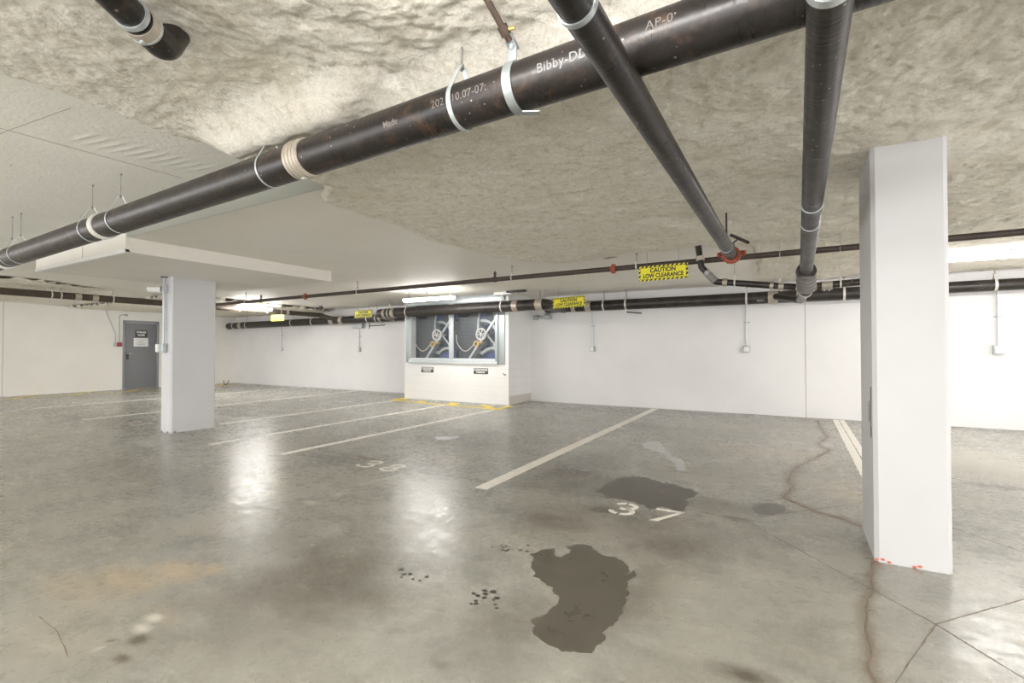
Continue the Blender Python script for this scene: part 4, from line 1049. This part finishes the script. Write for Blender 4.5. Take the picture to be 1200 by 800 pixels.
# ------------------------------------------------------------------ motion sensor & conduit on left column
xc = -8.335; yc = 3.69
ss = empty('emergency_light', (-8.30, yc, 2.2), 'white lamp head with grey box and conduit on the left column', 'lamp')
lx = PY(192, 350, yc-.03).x
zz1 = PY(190, 339, yc-.05).z; zz2 = PY(192, 407, yc-.05).z
g = G(); g.tube([(lx, yc-.025, zz2), (lx, yc-.025, DPZ)], .012, 10)
for zz in (1.55, 1.87): g.ring((lx, yc-.025, zz), (0, 0, 1), .012, .02, .03, 12)
g.done('conduit', M['galv'], ss)
G().box((lx-.045, yc-.06, zz1-.05), (lx+.045, yc+.008, zz1+.055), .006).done('mounting_box', M['grey_box'], ss)
g = G(); g.tube([(lx-.02, yc-.07, zz1+.0), (lx-.10, yc-.19, zz1-.01)], .045, 16); g.obox((lx-.10, yc-.16, zz1), .10, .07, .075, Matrix.Rotation(.6, 3, 'Z'), .02); g.done('lamp_head', M['white_plastic'], ss)
g = G(); g.box((lx-.035, yc-.06, zz2-.075), (lx+.04, yc+.008, zz2+.055), .006); g.done('outlet_box', M['galv'], ss)
g = G(); g.box((lx-.09, yc-.10, zz2-.07), (lx-.037, yc-.02, zz2+.05), .008); g.done('white_cover', M['white_plastic'], ss)
g = G(); g.tube([(lx, yc-.025, DPZ-.012), (lx, yc-.025, DPZ)], .05, 14); g.done('ceiling_flange', M['dark_iron'], ss)

# small camera dome
cc = P(376, 361, 2.44)
g = G(); g.tube([(cc.x, cc.y, ZC), (cc.x, cc.y, ZC-.05)], .05, 14); g.ball((cc.x, cc.y, ZC-.06), .055, 14); g.obox((cc.x-.06, cc.y-.05, ZC-.06), .12, .06, .05, Matrix.Rotation(.5, 3, 'Z'), .01)
props(g.done('security_camera', M['dark_iron']), 'small dark camera on the ceiling at the end of the left insulation', 'camera')

# ------------------------------------------------------------------ caution signs
def caution(x0, x1, Y, zl, zr, h, label, blank=False, ztop=ZC):
    """plate parallel to the back wall; zl, zr bottom heights at the two ends"""
    root = empty('caution_sign', ((x0+x1)/2, Y, zl), label, 'sign')
    w = x1-x0; X = Vector((w, 0, zr-zl)); L = X.length; X.normalize(); Zd = Vector((-X.z, 0, X.x)); O = Vector((x0, Y, zl)); N = Vector((0, -1, 0))
    def pt(u, v, d=0.): return O+X*u+Zd*v+N*d
    def quad(g, uv, d, th=.0008): g.poly3([pt(u, v, d) for u, v in uv], N, th)
    g = G(); g.poly3([pt(0, 0), pt(L, 0), pt(L, h), pt(0, h)], N, .003); g.done('plate', M['yellow' if blank else 'sign_black'], root)
    if not blank:
        b = h*.13
        g = G(); quad(g, [(b, b), (L-b, b), (L-b, h-b), (b, h-b)], .003); g.done('yellow_field', M['yellow'], root)
        g = G(); st = h*.28; n = int(L/st)+1
        for k in range(n):
            u = k*st
            for v0, v1 in ((0, b*.85), (h-b*.85, h)):
                q = [(u, v0), (min(u+st*.5, L), v0), (min(u+st*.5+b*.8, L), v1), (min(u+b*.8, L), v1)]
                if q[1][0]-q[0][0] > .004: quad(g, q, .003)
        m_ = int(h/st)
        for k in range(m_):
            v = b*.6+k*st
            for u0, u1 in ((0, b*.85), (L-b*.85, L)): quad(g, [(u0, v), (u1, v+b*.6), (u1, v+b*.6+st*.45), (u0, v+st*.45)], .0031)
        g.done('hazard_stripes', M['yellow'], root)
        place_text('lettering', 'CAUTION', h*.40, pt(L/2, h*.67, .0045), X, Zd, M['sign_black'], root, bold=h*.014, width=L*.52)
        place_text('lettering', 'LOW CLEARANCE', h*.38, pt(L/2, h*.32, .0045), X, Zd, M['sign_black'], root, bold=h*.014, width=L*.82)
    g = G()
    for u in (.18, .82): p = pt(L*u, h); g.tube([p-Zd*.01+N*.001, Vector((p.x, p.y, ztop))], .0016, 6)
    g.done('hanging_wire', M['rod'], root)
    return root
caution(-1.69, -1.10, 6.05, 2.092, 2.100, .185, 'yellow and black low clearance sign hung nearest, left of the orange coupling')
caution(-4.28, -3.58, 9.0, 2.072, 2.095, .215, 'yellow and black low clearance sign right of the vent enclosure')
caution(-10.35, -9.68, 9.25, 2.09, 2.10, .20, 'small yellow and black low clearance sign left of the vent enclosure')
caution(-12.14, -11.59, 8.0, 2.0, 1.995, .16, 'overexposed plain yellow sign hung under the brown pipe in the left bay', blank=True)

# ------------------------------------------------------------------ light fixtures
def batten(name, a, b, label, w=.115, hang=True, zc=ZC, group=None, flat=False, lens='lens'):
    a, b = Vector(a), Vector(b); d = (b-a); L = d.length; d.normalize(); n = Vector((-d.y, d.x, 0)); R_ = Matrix((d, n, Vector((0, 0, 1)))).transposed(); c = (a+b)/2
    root = empty('ceiling_batten_light', c, label, 'light fixture', group)
    G().obox(c+Vector((0, 0, .028)), L, w*.8, .022, R_, .005).done('housing', M['white_plastic'], root)
    # half round lens
    g = G(); rows = []; seg = 10
    for t_ in (0, 1):
        p = a+(b-a)*t_; rows.append([g.bm.verts.new(p+n*math.cos(PI+PI*k/seg)*w*(.36 if flat else .46)+Vector((0, 0, (.017 if flat else .018)+math.sin(PI+PI*k/seg)*(.004 if flat else .055)))) for k in range(seg+1)])
    for k in range(seg): g.bm.faces.new((rows[0][k], rows[0][k+1], rows[1][k+1], rows[1][k]))
    g.bm.faces.new(rows[0][::-1]); g.bm.faces.new(rows[1]); g.bm.faces.new((rows[0][0], rows[1][0], rows[1][-1], rows[0][-1]))
    g.done('lens', M[lens], root)
    if hang:
        g = G()
        for t_ in (.1, .9):
            p = a+(b-a)*t_; g.tube([p+Vector((0, 0, .035)), Vector((p.x, p.y, zc))], .004, 6)
        g.tube([c+Vector((0, 0, .035)), c+d*-.04+Vector((0, 0, (zc-c.z)*.6)), Vector((c.x-.06, c.y, zc))], .006, 6)
        g.done('hanger_wire', M['rod'], root)
    return root
batten('a', (-7.30, 7.90, 2.30), (-5.98, 7.90, 2.30), 'lit white batten light hanging above the vent enclosure pipe')
batten('b', (-12.30, 7.15, 2.325), (-12.30, 8.1, 2.325), 'lit batten light glowing beside the brown pipe in the left bay', lens='lens_strong')
batten('c', (1.62, 8.1, 2.39), (2.95, 8.1, 2.39), 'lit batten light under the insulation right of the right column')
batten('d', (-1.34, .78, 2.50), (-.10, .78, 2.50), 'batten light close to the near insulation above the camera view', zc=ZN)
batten('f', (-14.0, 6.45, 2.325), (-14.0, 7.3, 2.325), 'added batten light brightening the left bay, unseen behind the left column', lens='lens_strong')  # added out of sight to brighten the left end of the back wall
for i, (x, y) in enumerate([(3.2, .6), (1.8, -2.4), (-3.6, -2.6), (-6.4, -3.0), (-10.8, .6), (-14.8, 0.4), (5.2, 6.5)]):
    batten('e', (x-.62, y, 2.36), (x+.62, y, 2.36), 'batten light of the row lighting the aisle outside the picture', group='aisle battens outside the picture', flat=True, lens='lens_flat')

# ------------------------------------------------------------------ world & colour
w = bpy.data.worlds.new('world'); scene.world = w; w.use_nodes = True
w.node_tree.nodes['Background'].inputs['Color'].default_value = (1., .985, .97, 1); w.node_tree.nodes['Background'].inputs['Strength'].default_value = 3.0
vs = scene.view_settings; vs.view_transform = 'Standard'; vs.look = 'None'; vs.gamma = 1; vs.use_curve_mapping = False; vs.exposure = .60
